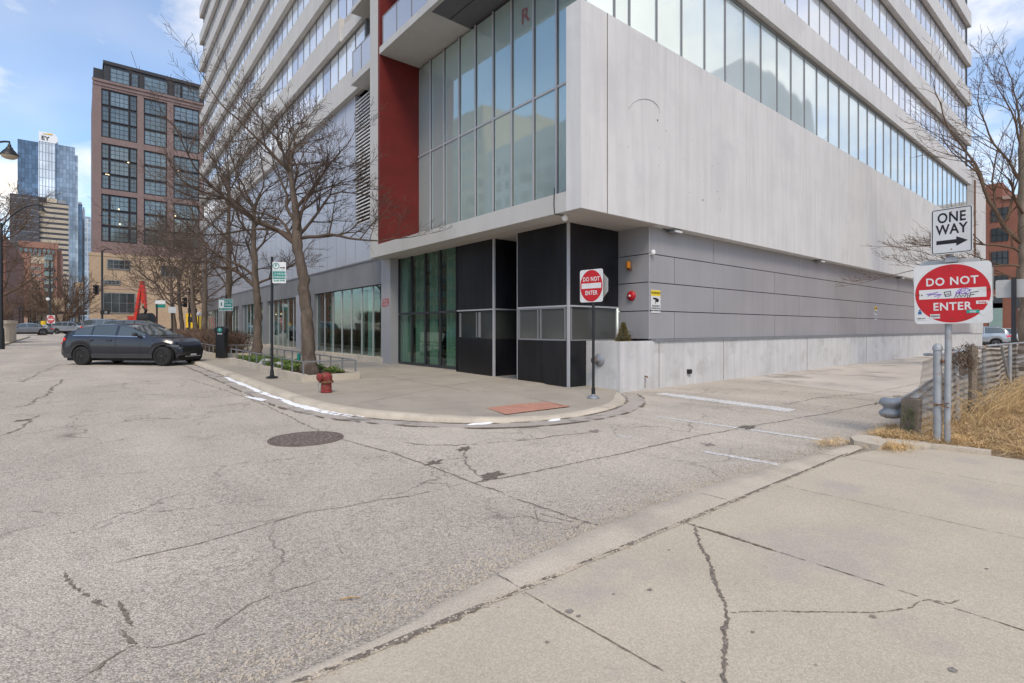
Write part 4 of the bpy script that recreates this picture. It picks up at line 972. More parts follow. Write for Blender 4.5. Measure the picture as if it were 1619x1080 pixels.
# ------------------------------------------------------------ fence, guardrail, weeds
FY=1.95
def galv_post(p,h,r,lean=(0,0),cap=False,mname='galv'):
    mb=new(mname); top=p+Vector((lean[0],lean[1],h)); 
    if cap: mb.tube([p,top-Vector((0,0,.09)),top-Vector((0,0,.088)),top-Vector((0,0,.05)),top-Vector((0,0,.02)),top],[r,r,r*1.18,r*1.15,r*.8,r*.2],14)
    else: mb.tube([p,top],r,10)
    return mb
t=empty('gate_post',(8.62,1.78,0),'thick domed grey steel post strapped beside the sign post','post'); galv_post(Vector((8.60,1.735,.0)),1.36,.047,cap=True).build('tube',t,smooth=True); adopt(t)
f=empty('chain_link_fence',(9.2,FY,0),'rusty leaning chain link fence running along the weedy lot','fence')
FX1=34.; ht=1.2
def fy(x): return FY+ .03*sin(x*1.3)
for i,(x,lean) in enumerate(((10.95,(.03,.04)),(13.2,(.0,.02)),(16.0,(0,0)),(19,(.05,0)),(22,(0,0)),(25,(0,0)),(28,(0,0)),(31,(0,0)),(34,(0,0)))):
    galv_post(Vector((x,FY,0)),1.22,.035 if i else .04,lean,mname='galv').build('fence_post',f,smooth=True)
new('galv').tube([(8.75,FY-.05,1.20),(10.2,FY,1.16),(11.6,FY-.01,1.20),(13.2,FY,1.19)],.021,8).build('top_rail',f,smooth=True); new('galv').tube([(13.2,FY,1.22),(18,FY,1.2),(26,FY,1.22),(FX1,FY,1.2)],.021,8).build('top_rail',f,smooth=True)
new('galv').tube([(14.9,FY,1.22),(15.6,FY-.05,.3)],.025,8).build('brace',f,smooth=True)
mb=new('wire_metal'); d=.050
x=8.72
while x<FX1:
    step=d if x<17 else d*2
    pts=[]; n=int((ht-.06)/step)
    for k in range(n+1):
        z=.04+k*step; xx=x+(step/2 if k%2 else -step/2); pts.append((xx,fy(x)+(.008 if k%2 else -.008)+.05*sin(z*3)*sin(x*1.7),z*(1+.02*sin(x*2))))
    w=.0028 if x<13 else .0042
    b0=len(mb.v)
    for p in pts: mb.v+=[(p[0]-w,p[1],p[2]),(p[0]+w*.2,p[1]-w,p[2]),(p[0]+w,p[1]+w*.5,p[2])]
    for k in range(len(pts)-1):
        a=b0+3*k; e=a+3
        for q in range(3): mb.face(a+q,a+(q+1)%3,e+(q+1)%3,e+q)
    x+=step
mb.build('wire_mesh',f)
mb=new('bark_pale'); mb.tube([(11.62,FY-.06,.0),(11.6,FY-.08,.6),(11.72,FY-.06,1.25)],[.06,.055,.07],8); mb.build('leaning_stake',f,smooth=True)
mb=new('twig_brown'); r=random.Random(8)
for i in range(260):
    p=Vector((r.uniform(10.6,12.2),FY+r.uniform(-.1,.1),r.uniform(1.0,1.3)-.25*r.random()**2)); pts=[p]
    for k in range(4): pts.append(pts[-1]+Vector((r.uniform(-.09,.09),r.uniform(-.05,.05),r.uniform(-.07,.05))))
    mb.tube(pts,.004,3,cap=False)
mb.build('dead_vine',f); adopt(f)
g=empty('guardrail',(8.95,2.5,0),'bent galvanized guardrail end on a weathered wooden post','guardrail')
prof=[(.0,.36),(.05,.38),(.075,.42),(.075,.45),(.02,.49),(.015,.52),(.07,.56),(.075,.60),(.05,.64),(.0,.66)]
def wbeam(path,n0=0):
    mb=new('galv'); rows=[]
    for i,p in enumerate(path):
        d=(Vector(path[min(i+1,len(path)-1)])-Vector(path[max(0,i-1)])).normalized(); nn=Vector((d.y,-d.x,0)); row=[]
        for o,z in prof: q=Vector(p)-nn*o; row.append(len(mb.v)); mb.v.append((q.x,q.y,z+p[2]))
        rows.append(row)
    for i in range(len(rows)-1):
        for k in range(len(prof)-1): mb.face(rows[i][k],rows[i+1][k],rows[i+1][k+1],rows[i][k+1])
    return mb
wbeam([(9.3,2.24,-.10),(10.2,2.28,-.05),(11.5,2.4,.0),(14,2.6,.05),(18,2.65,.05),(24,2.7,.05),(33,2.7,.05)]).build('rail',g,smooth=True,ang=60)
wbeam([(9.298,2.24,-.101),(9.2,2.27,-.11),(9.12,2.34,-.12),(9.1,2.42,-.12),(9.16,2.47,-.12)]).build('end_wing',g,smooth=True,ang=60)
mb=new('bark_pale'); mb.box(8.97,9.18,2.04,2.24,-.05,.56,Matrix.Translation((9.05,2.1,0))@Matrix.Rotation(R(-2),4,'Y')@Matrix.Rotation(R(3),4,'X')@Matrix.Translation((-9.05,-2.1,0))); mb.build('wood_post',g)
mat('moss',(.15,.16,.085),1,var=.4,vs=15); r=random.Random(6); mb=new('moss')
for i in range(26):
    z=r.uniform(.12,.5); y=r.uniform(2.06,2.2); M=Matrix.Translation((8.955-.12*z,y,z)); mb.box(-.004,.004,-.006,.006,-.05*r.random(),.05,M)
mb.build('moss_patch',g)
for x in (12.5,16,20,24,28,32): new('bark_pale').box(x-.09,x+.09,2.36,2.54,-.02,.62).build('wood_post',g)
adopt(g)
# lot ground, kerb stub and straw
mb=new('dirt'); nx=26; ny=30; idx={}
for i in range(nx+1):
    for j in range(ny+1):
        x=lerp(8.35,60,(i/nx)**1.6); y=lerp(2.25,-25,(j/ny)**1.5); e=min(1,(x-8.35)/1.2)*min(1,(2.3-y)/.6)
        idx[i,j]=len(mb.v); mb.v.append((x,y,.012+e*(.05+.08*mn.noise(Vector((x*.8,y*.8,0))))))
for i in range(nx):
    for j in range(ny): mb.face(idx[i,j+1],idx[i+1,j+1],idx[i+1,j],idx[i,j])
o=mb.build('lot_ground',smooth=True); o['kind']='structure'
t=empty('broken_kerb',(8.1,2.2,0),'chipped concrete kerb stub with straw at the end of the near pavement','kerb')
mb=new('kerb_concrete'); mb.prism([(7.68,2.12),(7.75,2.42),(8.0,2.55),(8.25,2.5),(8.3,2.3),(8.05,2.12)],Matrix.Translation((0,0,0)),0,.10); mb.build('kerb_end',t)
mb=new('kerb_concrete'); mb.prism([(8.02,2.10),(8.28,2.28),(8.46,1.95),(8.5,1.2),(8.38,1.2),(8.30,1.75)],Matrix.Translation((0,0,0)),0,.085); mb.build('kerb_slab',t); adopt(t)
def straw(n,xf,matname,label,seed,lay=.25,L=(.08,.35),lift=.12):
    r=random.Random(seed); mb=new(matname)
    for i in range(n):
        x,y,h=xf(r)
        if h<0: continue
        a=r.uniform(0,2*PI) if r.random()<.5 else r.gauss(2.6,.6); el=abs(r.gauss(0,lay)); l=r.uniform(*L); p=Vector((x,y,.03+h*r.random())); d=Vector((cos(a)*cos(el),sin(a)*cos(el),sin(el))); w=r.uniform(.0012,.0028)*(1+ (x-9)*.06 if x>9 else 1)
        s=Vector((-sin(a),cos(a),r.uniform(-.5,.5)))*w; m=p+d*l*.5+Vector((0,0,r.uniform(0,.05))); q=p+d*l+Vector((0,0,r.uniform(-.06,.02)*l/.2)); q.z=max(q.z,.02)
        mb.v+=[tuple(p-s),tuple(p+s),tuple(m-s),tuple(m+s),tuple(q)]; b=len(mb.v)-5; mb.face(b,b+1,b+3,b+2); mb.face(b+2,b+3,b+4)
    o=mb.build('dry_grass'); tag(o,label,'dry grass',kind='stuff')
def reg(r):
    x=8.5+ (r.random()**1.7)*14; y=r.uniform(-3.2,2.35); e=8.75+.12*sin(y*5)+.1*sin(y*13)-.12*max(0,-y)
    if y>1.5: e=8.5
    if x<e: return x,y,-1
    mnd=max(0,mn.noise(Vector((x*.9,y*.9,3))))
    return x,y,min(1,(x-e)/.8)*(.05+.30*mnd) if y<1.45 else .05
straw(46000,reg,'straw','matted tan dry grass covering the lot by the fence',1)
straw(18000,reg,'straw_dark','darker brown dead grass under the pale straw',2,lay=.15)
def reg2(r):
    k=r.random()
    if k<.22: return r.gauss(8.05,.17),r.gauss(2.05,.10),.02
    if k<.30: return r.gauss(7.7,.17),r.gauss(2.64,.07),.01
    return r.uniform(8.45,9.6),r.uniform(1.65,2.5),.06
straw(3000,reg2,'straw','loose straw wisps caught on the kerb stub and rail post',3,L=(.05,.22))
mb=new('straw'); r=random.Random(15)
for i in range(320):
    x=r.uniform(9.0,16); p=Vector((x,r.uniform(1.4,1.9),.1)); a=r.uniform(0,2*PI); pts=[p]; dd=Vector((cos(a)*.3,sin(a)*.2,1)).normalized(); L=r.uniform(.3,.95)
    for k in range(5): pts.append(pts[-1]+dd*L/5); dd=(dd+Vector((cos(a)*.22,sin(a)*.2,-.22))).normalized()
    mb.tube(pts,[.0035]*3+[.003,.002,.001],3,cap=False)
o=mb.build('tall_dry_stems'); tag(o,'tall bent straw-coloured weed stems standing along the wire fence','dry weeds',kind='stuff')
# ------------------------------------------------------------ planting bed with rail
def bed(x0,x1,y0,y1,label,seed,rails=True,hedge=False):
    z=gz((y0+y1)/2)+KHc; t=empty('planting_bed',(x0,y0,gz(y0)+KHc),label,'planting bed','kerbed planting beds along the street')
    mb=new('kerb_concrete')
    def wall(a,b,c,d): 
        n=max(1,int((d-c)/2)); 
        for k in range(n):
            q0=lerp(c,d,k/n); q1=lerp(c,d,(k+1)/n); mb.box(a,b,q0,q1-.008,gz(q0)+.02,gz(q1)+KHc+.17)
    wall(x0,x0+.16,y0,y1); wall(x1-.16,x1,y0,y1); mb.box(x0+.16,x1-.16,y0,y0+.16,gz(y0)+.02,gz(y0)+KHc+.165); mb.box(x0+.16,x1-.16,y1-.16,y1,gz(y1)+.02,gz(y1)+KHc+.16); mb.build('kerb_wall',t)
    mb=new('soil'); n=10
    for k in range(n):
        a=lerp(y0+.16,y1-.16,k/n); b=lerp(y0+.16,y1-.16,(k+1)/n); mb.poly([(x0+.16,a,gz(a)+KHc+.13),(x1-.16,a,gz(a)+KHc+.13),(x1-.16,b,gz(b)+KHc+.13),(x0+.16,b,gz(b)+KHc+.13)])
    mb.build('soil',t)
    if rails:
        def rl(pts,closed=False):
            mb=new('rail_metal'); mb.tube([Vector((p[0],p[1],gz(p[1])+KHc+.52)) for p in pts],.02,6)
            for a,b in zip(pts[:-1],pts[1:]):
                L=math.hypot(b[0]-a[0],b[1]-a[1]); m=max(1,round(L/.95))
                for k in range(0 if a is pts[0] and not closed else 1,m+1): x=lerp(a[0],b[0],k/m); y=lerp(a[1],b[1],k/m); mb.box(x-.02,x+.02,y-.012,y+.012,gz(y)+KHc+.1,gz(y)+KHc+.52)
            mb.build('rail',t)
        rl([(x0+.08,y1-.1),(x0+.08,y0+.1),(x1-.08,y0+.1)]); rl([(x1-.08,y0+.1),(x1-.08,y1-.1)],True)
    adopt(t); return t
bed(4.44,6.02,13.95,22.6,'long kerbed planting bed with green ground cover and low metal rail',1)
bed(4.44,6.4,25.9,40,'farther kerbed bed with bare brown hedge behind the pay box',2)
mb=new('leaf_green'); r=random.Random(21)
for i in range(24000):
    x=r.uniform(4.62,5.85); y=r.uniform(14.9 if x<5.2 else 14.6,22.4); 
    if mn.noise(Vector((x*1.5,y*1.1,7)))<-.45 or (x-5.05)**2+(y-15.2)**2<.32: continue
    h=r.random(); p=Vector((x,y,gz(y)+KHc+.14+.22*h*(.6+.6*mn.noise(Vector((x*2,y*2,0)))))); a=r.uniform(0,2*PI); s=r.uniform(.02,.04); u=Vector((cos(a),sin(a),r.uniform(-.3,.6)))*s; v=Vector((-sin(a),cos(a),r.uniform(-.4,.4)))*s*.6
    mb.poly([p-u,p+v,p+u,p-v])
o=mb.build('ground_cover'); tag(o,'low green leafy ground cover growing in the near planting bed','ground cover',kind='stuff')
mat('boulder',(.42,.41,.40),.9,var=.15,vs=6)
for (px,py,s,lab) in ((421,577,.24,'larger pale round boulder in the planting bed'),(441,580,.17,'smaller pale round boulder in the planting bed')):
    c=onX(px,py-1,4.80); mb=new('boulder'); mb.lathe([(s*cos(a)*(1+.05*sin(a*7)),s*.8*sin(a)) for a in [-PI/2+.01+k*PI/10*.998 for k in range(11)]],14,Matrix.Translation(c)); tag(mb.build('boulder',smooth=True),lab,'boulder')
t=empty('spot_light',GP(472,575,.3),'tiny green garden spotlight on a stake in the planting bed','garden light'); q=t.location.copy(); new('sign_green').lathe([(.03,.1),(.05,.12),(.05,.32),(.03,.34)],10,Matrix.Translation(q)).build('housing',t,smooth=True); new('rail_metal').tube([q-Vector((0,0,.1)),q+Vector((0,0,.1))],.015,6).build('stake',t); adopt(t)
def hedge(x0,x1,y0,y1,h,label,seed,n=2600,z0=None):
    r=random.Random(seed); mb=new('hedge')
    for i in range(n):
        x=r.uniform(x0,x1); y=r.uniform(y0,y1); z=(gz(y)+KHc+.1) if z0 is None else z0; p=Vector((x,y,z+h*.75*r.random()**.7)); pts=[p]; d=Vector((r.uniform(-1,1),r.uniform(-1,1),r.uniform(.3,1.4))).normalized()
        for k in range(3): pts.append(pts[-1]+d*h*.12); d=(d+Vector((r.uniform(-.6,.6),r.uniform(-.6,.6),r.uniform(-.3,.4)))).normalized()
        mb.tube(pts,[.012,.009,.007,.004],3,cap=False)
    tag(mb.build('hedge'),label,'hedge')
hedge(4.6,6.1,26.2,39.5,1.05,'bare brown twiggy hedge behind the black car, beside the pay box',1,6500)
# ------------------------------------------------------------ trees
def grow(mb,p,d,L,r,depth,rng,prm):
    nseg=max(3,min(9,int(L/prm['seg']))); pts=[p]; rad=[r]; d=d.normalized(); kidsp=[]
    for k in range(nseg):
        up=prm['up']*(1 if depth>0 else .3)
        d=(d+Vector((rng.gauss(0,prm['wob']),rng.gauss(0,prm['wob']),rng.gauss(0,prm['wob'])+up))).normalized()
        p=p+d*(L/nseg); t=(k+1)/nseg; pts.append(p); rad.append(max(prm['rmin'],r*(1-.62*t))); kidsp.append((t,p.copy(),d.copy(),rad[-1]))
    mb.tube(pts,rad,6 if r>.035 else (4 if r>.014 else 3),cap=False)
    if depth>=prm['depth']: return
    n=prm['kids'][depth]; 
    for i in range(n):
        t=lerp(prm['first'],1.0,(i+rng.random()*.8)/n); k=min(len(kidsp)-1,int(t*len(kidsp))); tt,q,dd,rr=kidsp[k]
        ax=dd.orthogonal().normalized(); ax.rotate(Matrix.Rotation(rng.uniform(0,2*PI),3,dd)); an=R(rng.uniform(*prm['ang'])); nd=dd.copy(); nd.rotate(Matrix.Rotation(an,3,ax))
        if nd.z<prm['zmin']: nd.z=abs(nd.z)*.4
        grow(mb,q,nd,L*rng.uniform(*prm['ratio'])*(1.1-.35*tt),rr*rng.uniform(.5,.75),depth+1,rng,prm)
    tt,q,dd,rr=kidsp[-1]; grow(mb,q,dd,L*.55,rr*.95,depth+1,rng,prm)
HL=dict(seg=.28,up=.03,wob=.16,rmin=.0047,depth=3,kids=[7,6,5],first=.15,ang=(30,65),ratio=(.38,.62),zmin=-.25)
def tree(name,base,trunk,limbs,label,prm,seed,bark='bark',twig='twig',cat='tree',group=None,sides=10,scale=1.):
    """trunk: list of (dx,dy,z,r); limbs: list of (z on trunk, azimuth deg, elevation deg, length, radius)"""
    rng=random.Random(seed); t=empty(name,base,label,cat,group); B=Vector(base)
    P=[B+Vector((a,b,c)) for a,b,c,_ in trunk]; RR=[w for *_,w in trunk]
    Q=[];W=[]
    for i in range(len(P)-1):
        for k in range(4):
            u=k/4; q=P[i].lerp(P[i+1],u); w=lerp(RR[i],RR[i+1],u); Q.append(q+Vector((rng.gauss(0,w*.10),rng.gauss(0,w*.10),0))); W.append(w*(1+rng.uniform(-.07,.09)))
    Q.append(P[-1]); W.append(RR[-1])
    new(bark).tube(Q,W,sides).build('trunk',t,smooth=True,ang=80)
    mb=new(twig)
    for z,az,el,L,r in limbs:
        for i in range(len(P)-1):
            if P[i].z-B.z<=z<=P[i+1].z-B.z: u=(z-(P[i].z-B.z))/(P[i+1].z-P[i].z); q=P[i].lerp(P[i+1],u); break
        else: q=P[-1]
        a=R(az); e=R(el); d=rgt*cos(a)*cos(e)+fw*sin(a)*cos(e)+Vector((0,0,sin(e)))   # azimuth measured from the camera's right
        grow(mb,q,d,L,r,0,rng,prm)
    mb.build('crown',t,smooth=True,ang=80); adopt(t); return t
# big honey locust in the near bed: leaning knobbly trunk, wide flat limbs
b=GP(487,589,.25); 
rx=lambda d,z,r:(rgt.x*d,rgt.y*d,z,r)
tree('locust_tree',b,[rx(.05,-.05,.27),rx(.03,.25,.205),rx(.0,.8,.17),rx(-.03,1.5,.165),rx(-.10,2.1,.15),rx(-.12,2.6,.145),rx(-.27,3.3,.13),rx(-.30,3.75,.14),rx(-.36,4.7,.095),rx(-.50,5.6,.07)],
 [(3.55,180,30,2.9,.08),(3.6,150,42,2.4,.05),(3.75,8,14,2.3,.055),(3.8,40,48,2.2,.05),(3.9,-60,40,1.8,.045),(4.2,205,45,2.6,.055),(4.6,20,55,2.0,.05),(4.8,110,45,2.2,.045),(5.3,160,62,2.2,.05),(5.6,60,70,2.0,.05),(5.6,-100,55,1.9,.04),(5.6,215,50,2.4,.045),(3.7,172,8,2.6,.05),(4.4,-20,40,1.7,.035)],
 'nearest bare street tree, knobbly leaning trunk in front of the green curtained windows',HL,41,'bark','twig','tree','bare street trees along the storefront pavement')
b=GP(407,562,.25)
tree('locust_tree',b,[rx(0,-.05,.22),rx(0,.8,.165),rx(.02,1.6,.155),rx(.0,2.4,.145),rx(-.08,3.0,.14),rx(-.15,4.6,.10),rx(-.15,6.3,.07)],
 [(2.85,178,35,3.4,.085),(3.0,25,45,2.4,.055),(3.3,200,28,3.2,.06),(3.8,150,45,2.6,.05),(4.3,20,40,2.4,.05),(4.9,190,40,3.0,.05),(5.4,70,55,2.4,.05),(6.0,-40,50,2.4,.045),(6.2,140,65,2.6,.05),(6.3,210,55,2.8,.045),(6.3,10,62,2.4,.04)],
 'second bare street tree from the camera, forked low, left of the parking sign pole',HL,52,'bark','twig','tree','bare street trees along the storefront pavement')
MD=dict(HL); MD.update(kids=[6,5,3],rmin=.007,seg=.4)
b=GP(361,556,.25)
tree('locust_tree',b,[rx(0,-.05,.22),rx(0,1.2,.16),rx(.0,2.6,.14),rx(.05,3.6,.13),rx(.0,6.0,.08),rx(.05,8.0,.05)],
 [(2.9,150,50,2.4,.05),(3.0,20,50,2.6,.05),(3.8,185,40,3.2,.06),(4.4,60,50,2.6,.05),(5.2,200,45,3.0,.05),(5.8,-20,50,2.4,.045),(6.8,160,55,2.8,.045),(7.6,40,60,2.4,.04),(8.0,100,70,2.2,.035),(8.0,220,60,2.4,.035)],
 'bare street tree with a straight trunk right behind the pay to park sign',MD,63,'bark','twig','tree','bare street trees along the storefront pavement')
b=GP(323,530,.3) if False else atF(323,528,34); b.z=gz(b.y)+.1
tree('locust_tree',b,[rx(0,-.1,.2),rx(0,2.2,.16),rx(.05,3.4,.14),rx(.1,6.5,.07)],
 [(2.6,160,45,2.8,.06),(3.0,30,45,2.6,.06),(3.8,190,40,3.2,.05),(4.5,60,50,2.6,.05),(5.2,-30,50,2.6,.05),(6.0,150,55,3,.05),(6.5,60,65,2.6,.04),(6.5,200,55,2.8,.04)],
 'farther bare street tree at the left end of the storefront',MD,64,'bark','twig','tree','bare street trees along the storefront pavement')
FR=dict(HL); FR.update(kids=[6,4,3],rmin=.014,seg=.6,ratio=(.45,.7),wob=.2)
for px,f,h,lab,sd in ((273,52,3.6,'left tree of the leaning bare pair behind the hedge',71),(285,55,3.8,'right tree of the leaning bare pair behind the hedge',72),(306,46,3.4,'slim bare tree between the hedge and the distant traffic signal',73)):
    b=atF(px,515,f); b.z=gz(b.y)
    tree('bare_tree',b,[rx(.3,-.1,.24),rx(.1,2.0,.20),rx(-.1,h,.18),rx(-.2,h+3,.10)],
     [(h-.4,180,30,4.2,.09),(h-.3,20,35,3.6,.08),(h,120,40,3.8,.08),(h+.5,205,38,4.2,.07),(h+1,60,50,3.4,.07),(h+1.8,-40,45,3.4,.06),(h+2.6,150,55,3.4,.06),(h+3,30,60,3.2,.05),(h+3,200,55,3.6,.05)],
     lab,FR,sd,'bark','twig','tree','bare trees behind the hedge')
b=atF(-30,520,33); b.z=gz(b.y)
LT=dict(FR); LT.update(rmin=.010)
tree('bare_tree',b,[rx(0,-.1,.3),rx(0,2.5,.25),rx(.2,4,.2),rx(.3,7,.1)],
  [(2.6,5,12,4.0,.10),(3.2,15,28,3.6,.10),(3.8,-40,30,3.4,.09),(4.4,0,38,3.2,.08),(5,30,45,3.0,.08),(5.6,60,50,3.0,.07),(6.2,-15,50,3,.06),(6.8,10,60,2.8,.05),(7,150,60,3,.05)],'spreading bare tree at the left edge above the concrete planter',LT,81,'bark','twig_brown')
b=atF(97,520,80); b.z=gz(b.y)
VS=dict(FR); VS.update(rmin=.02,up=.03,wob=.12,ang=(15,45),kids=[6,5,4])
tree('bare_tree',b,[rx(0,-.1,.3),rx(0,.6,.28),rx(0,1.0,.26)],[(.9,a,e,5.0,.12) for a,e in ((0,50),(40,60),(80,68),(120,60),(170,48),(210,58),(260,65),(310,60),(15,75),(190,72))],'low fan-shaped bare tree behind the silver car on the median',VS,82,'bark_pale','twig_brown')
for px,f,sd,lab in ((18,120,83,'distant bare tree in front of the dark brick building'),(52,130,84,'distant bare tree in front of the orange brick building'),):
    b=atF(px,520,f); b.z=gz(b.y)
    tree('bare_tree',b,[rx(0,-.1,.25),rx(0,3,.2),rx(.1,6,.12)],[(2.8,a,e,4.4,.09) for a,e in ((0,35),(60,45),(120,40),(185,35),(240,45),(300,45),(20,65),(200,68))],lab,dict(FR,rmin=.022,kids=[5,4,3]),sd,'bark','twig_brown')
# right hand tree, rising behind the fence
RTP=dict(HL); RTP.update(up=.045,wob=.12,ang=(20,50),rmin=.0055,kids=[7,6,4],seg=.4,zmin=-.1,ratio=(.38,.56))
b=atF(1622,548,19); b.z=.05
tree('bare_tree',b,[rx(.15,-.05,.30),rx(.05,2.0,.24),rx(.0,3.6,.22),rx(-.05,5.0,.17),rx(-.15,7.2,.11),rx(-.15,8.8,.06)],
 [(3.7,178,10,3.3,.045),(4.2,172,28,2.7,.05),(4.5,160,58,4.6,.085),(5.4,10,58,4.0,.06),(5.6,195,40,2.6,.05),(6.4,30,60,3.2,.05),(6.8,150,66,3.0,.05),(7.4,-70,60,2.6,.045),(8.0,190,65,2.4,.04),(8.6,80,75,2.2,.04),(8.8,20,65,2.2,.035),(3.2,150,30,2.4,.04)],
 'tall bare tree at the right edge reaching over the chain link fence',RTP,91,'bark_pale','twig_brown')
# ------------------------------------------------------------ cars
def interp(pts,x):
    if x<=pts[0][0]: return pts[0][1]
    for (a,b),(c,d) in zip(pts[:-1],pts[1:]):
        if x<=c:
            u=(x-a)/(c-a); return lerp(b,d,u)
    return pts[-1][1]
def smooth_i(pts,x,w=.06):
    return sum(interp(pts,x+k*w/3)*v for k,v in ((-3,.1),(-2,.15),(-1,.16),(0,.18),(1,.16),(2,.15),(3,.1)))
def car(name,label,paint,pos,yaw,L=5.0,W=1.95,H=1.5,wb=3.1,wr=.33,rear=.95,style='coupe',rim='rim_black',group=None,lit=False,detail=True,pitch=0.,cat='car'):
    t=empty(name,pos,label,cat,group or 'cars parked or waiting around the junction',yaw); xr=0.; xf=wb; x0=-rear; x1=L-rear; hs=H/1.5
    if style=='coupe': top=[(x0,.70),(x0+.03,.95),(x0+.10,1.14),(x0+.28,1.22),(x0+.8,1.41),(x0+1.4,1.53),(x0+2.0,1.57),(x0+2.65,1.50),(x0+3.62,1.10),(x1-1.0,1.06),(x1-.4,.98),(x1-.1,.84),(x1,.58)]
    elif style=='suv': top=[(x0,.75),(x0+.02,1.0),(x0+.12,1.12),(x0+.45,1.40),(x0+.8,1.48),(x0+2.0,1.50),(x0+2.7,1.47),(x0+3.2,1.28),(x0+3.7,1.01),(x1-.5,.95),(x1-.15,.85),(x1-.03,.7),(x1,.58)]
    else: top=[(x0,.70),(x0+.03,.95),(x0+.10,1.0),(x0+.6,1.06),(x0+1.1,1.3),(x0+1.7,1.46),(x0+2.4,1.48),(x0+2.9,1.36),(x0+3.5,1.02),(x1-.5,.90),(x1-.15,.78),(x1-.03,.66),(x1,.55)]
    top=[(a,b*hs) for a,b in top]
    sh=[(x0,.70*hs),(x0+.1,.90*hs),(x0+.6,.93*hs),(x0+2,.91*hs),(x0+3.4,.885*hs),(x0+3.95,.875*hs),(x1-.5,.83*hs),(x1-.15,.74*hs),(x1,.54*hs)]
    if style=='coupe': sh=[(x0,.66),(x0+.08,.98),(x0+.5,1.10),(x0+1.4,1.10),(x0+3.3,1.06),(x0+3.7,1.03),(x1-.5,.92),(x1-.15,.80),(x1,.54)]
    else: sh=[(a,b*1.06) for a,b in sh]
    plan=[(x0,.80),(x0+.08,.90),(x0+.35,.975),(x0+1,1),(x1-1.2,1),(x1-.6,.95),(x1-.25,.85),(x1,.62)]
    AR=wr+.055
    def zb(x):
        b=.27*hs+ (.10 if x<x0+.15 or x>x1-.15 else 0)
        for c in (xr,xf):
            if abs(x-c)<AR: b=max(b,wr+math.sqrt(AR*AR-(x-c)**2))
        return b
    def ring(x):
        w=W/2*smooth_i(plan,x); b=zb(x); s=max(smooth_i(sh,x),b+.03); zt=max(smooth_i(top,x),s+.012); gh=zt-s
        yr=max(w*.5,w*.94-gh*.36)
        R_=[(w*.945,b),(w*.985,lerp(b,s,.20)),(w,lerp(b,s,.5)),(w*.985,lerp(b,s,.78)),(w*.94,s),(lerp(w*.94,yr,.5),s+gh*.47),(yr,s+gh*.90),(yr*.8,s+gh*.975),(yr*.4,zt),(0,zt)]
        return R_
    def ys(x,z):
        R_=ring(x)
        for (y0,z0),(y1,z1) in zip(R_[:-1],R_[1:]):
            if z<=z1: return lerp(y0,y1,max(0,(z-z0)/max(1e-5,z1-z0)))
        return R_[-1][0]
    X=set(); k=0
    x=x0
    while x<x1: X.add(round(x,3)); x+=.09
    X.add(round(x1,3))
    for c in (xr,xf):
        for q in range(-8,9): X.add(round(c+AR*math.sin(q*PI/16)*1.0,3))
        X.add(round(c-AR-.004,3)); X.add(round(c+AR+.004,3))
    X=sorted(X); mb=MB(); rows=[]
    for x in X:
        R_=ring(x); row=[]
        for y,z in R_: row.append(len(mb.v)); mb.v.append((x,-y,z))
        for y,z in reversed(R_[:-1]): row.append(len(mb.v)); mb.v.append((x,y,z))
        rows.append(row)
    n=len(rows[0])
    for i in range(len(rows)-1):
        for k in range(n-1):
            arch=any(abs((X[i]+X[i+1])/2-c)<AR+.03 for c in (xr,xf))
            mb.use('cladding' if (k in (0,n-2)) else paint); mb.face(rows[i][k],rows[i+1][k],rows[i+1][k+1],rows[i][k+1])
    mb.use(paint); mb.face(*rows[0]); mb.face(*reversed(rows[-1]))
    body=mb.build('body',t,smooth=True,ang=35)
    ub=new('dark').box(x0+.12,x1-.15,-W*.34,W*.34,.16*hs,.62*hs).build('underbody',t)
    lz=.16 if style=='coupe' else 0
    # side glass
    def side_patch(name,x0_,x1_,zlo,zhi,matname,off=.006,n=8,m=3,sides=(-1,1),par=t):
        for sgn in sides:
            mb=new(matname); rr=[]
            for i in range(n+1):
                x=lerp(x0_,x1_,i/n); a=zlo(x) if callable(zlo) else zlo; b=zhi(x) if callable(zhi) else zhi; row=[]
                for j in range(m+1): z=lerp(a,b,j/m); row.append(len(mb.v)); mb.v.append((x,sgn*(ys(x,z)+off),z))
                rr.append(row)
            for i in range(n):
                for j in range(m): q=(rr[i][j],rr[i+1][j],rr[i+1][j+1],rr[i][j+1]); mb.face(*(q if sgn<0 else q[::-1]))
            mb.build(name,par,smooth=True)
    lo=lambda x:smooth_i(sh,x)+.02
    def hi(x):
        s=smooth_i(sh,x); g=smooth_i(top,x)-s; return max(s+.022,s+g*.86)
    a0=x0+.62 if style=='coupe' else (x0+.35 if style=='suv' else x0+.95)
    b_=x0+1.62 if style!='coupe' else x0+1.35; b2=x0+2.30 if style!='sedan' else x0+2.3; b3=x0+3.42 if style=='coupe' else x0+3.45
    if style=='sedan': b_=x0+1.35
    side_patch('side_window',a0,b_-.06,lo,hi,'car_glass'); side_patch('side_window',b_,b2-.05,lo,hi,'car_glass'); side_patch('side_window',b2+.05,b3,lo,hi,'car_glass',n=12)
    if detail:
        side_patch('chrome_strip',a0-.05,b3+.02,lambda x:lo(x)-.022,lambda x:lo(x)-.004,'chrome',.009,16,1)
        for xx in (b2,b_-.35 if style=='coupe' else b_): side_patch('door_seam',xx-.005,xx+.005,.30,lambda x:lo(x)-.03,'dark',.004,1,6)
        side_patch('door_seam',b3-.15,b3-.14,.30,lambda x:lo(x)-.03,'dark',.004,1,6)
        side_patch('sill_trim',xr+AR+.06,xf-AR-.06,.36,.375,'cladding',.01,10,1)
        for xx in (b2-.38,b2+.75-.98 if False else b2-1.15+.1): pass
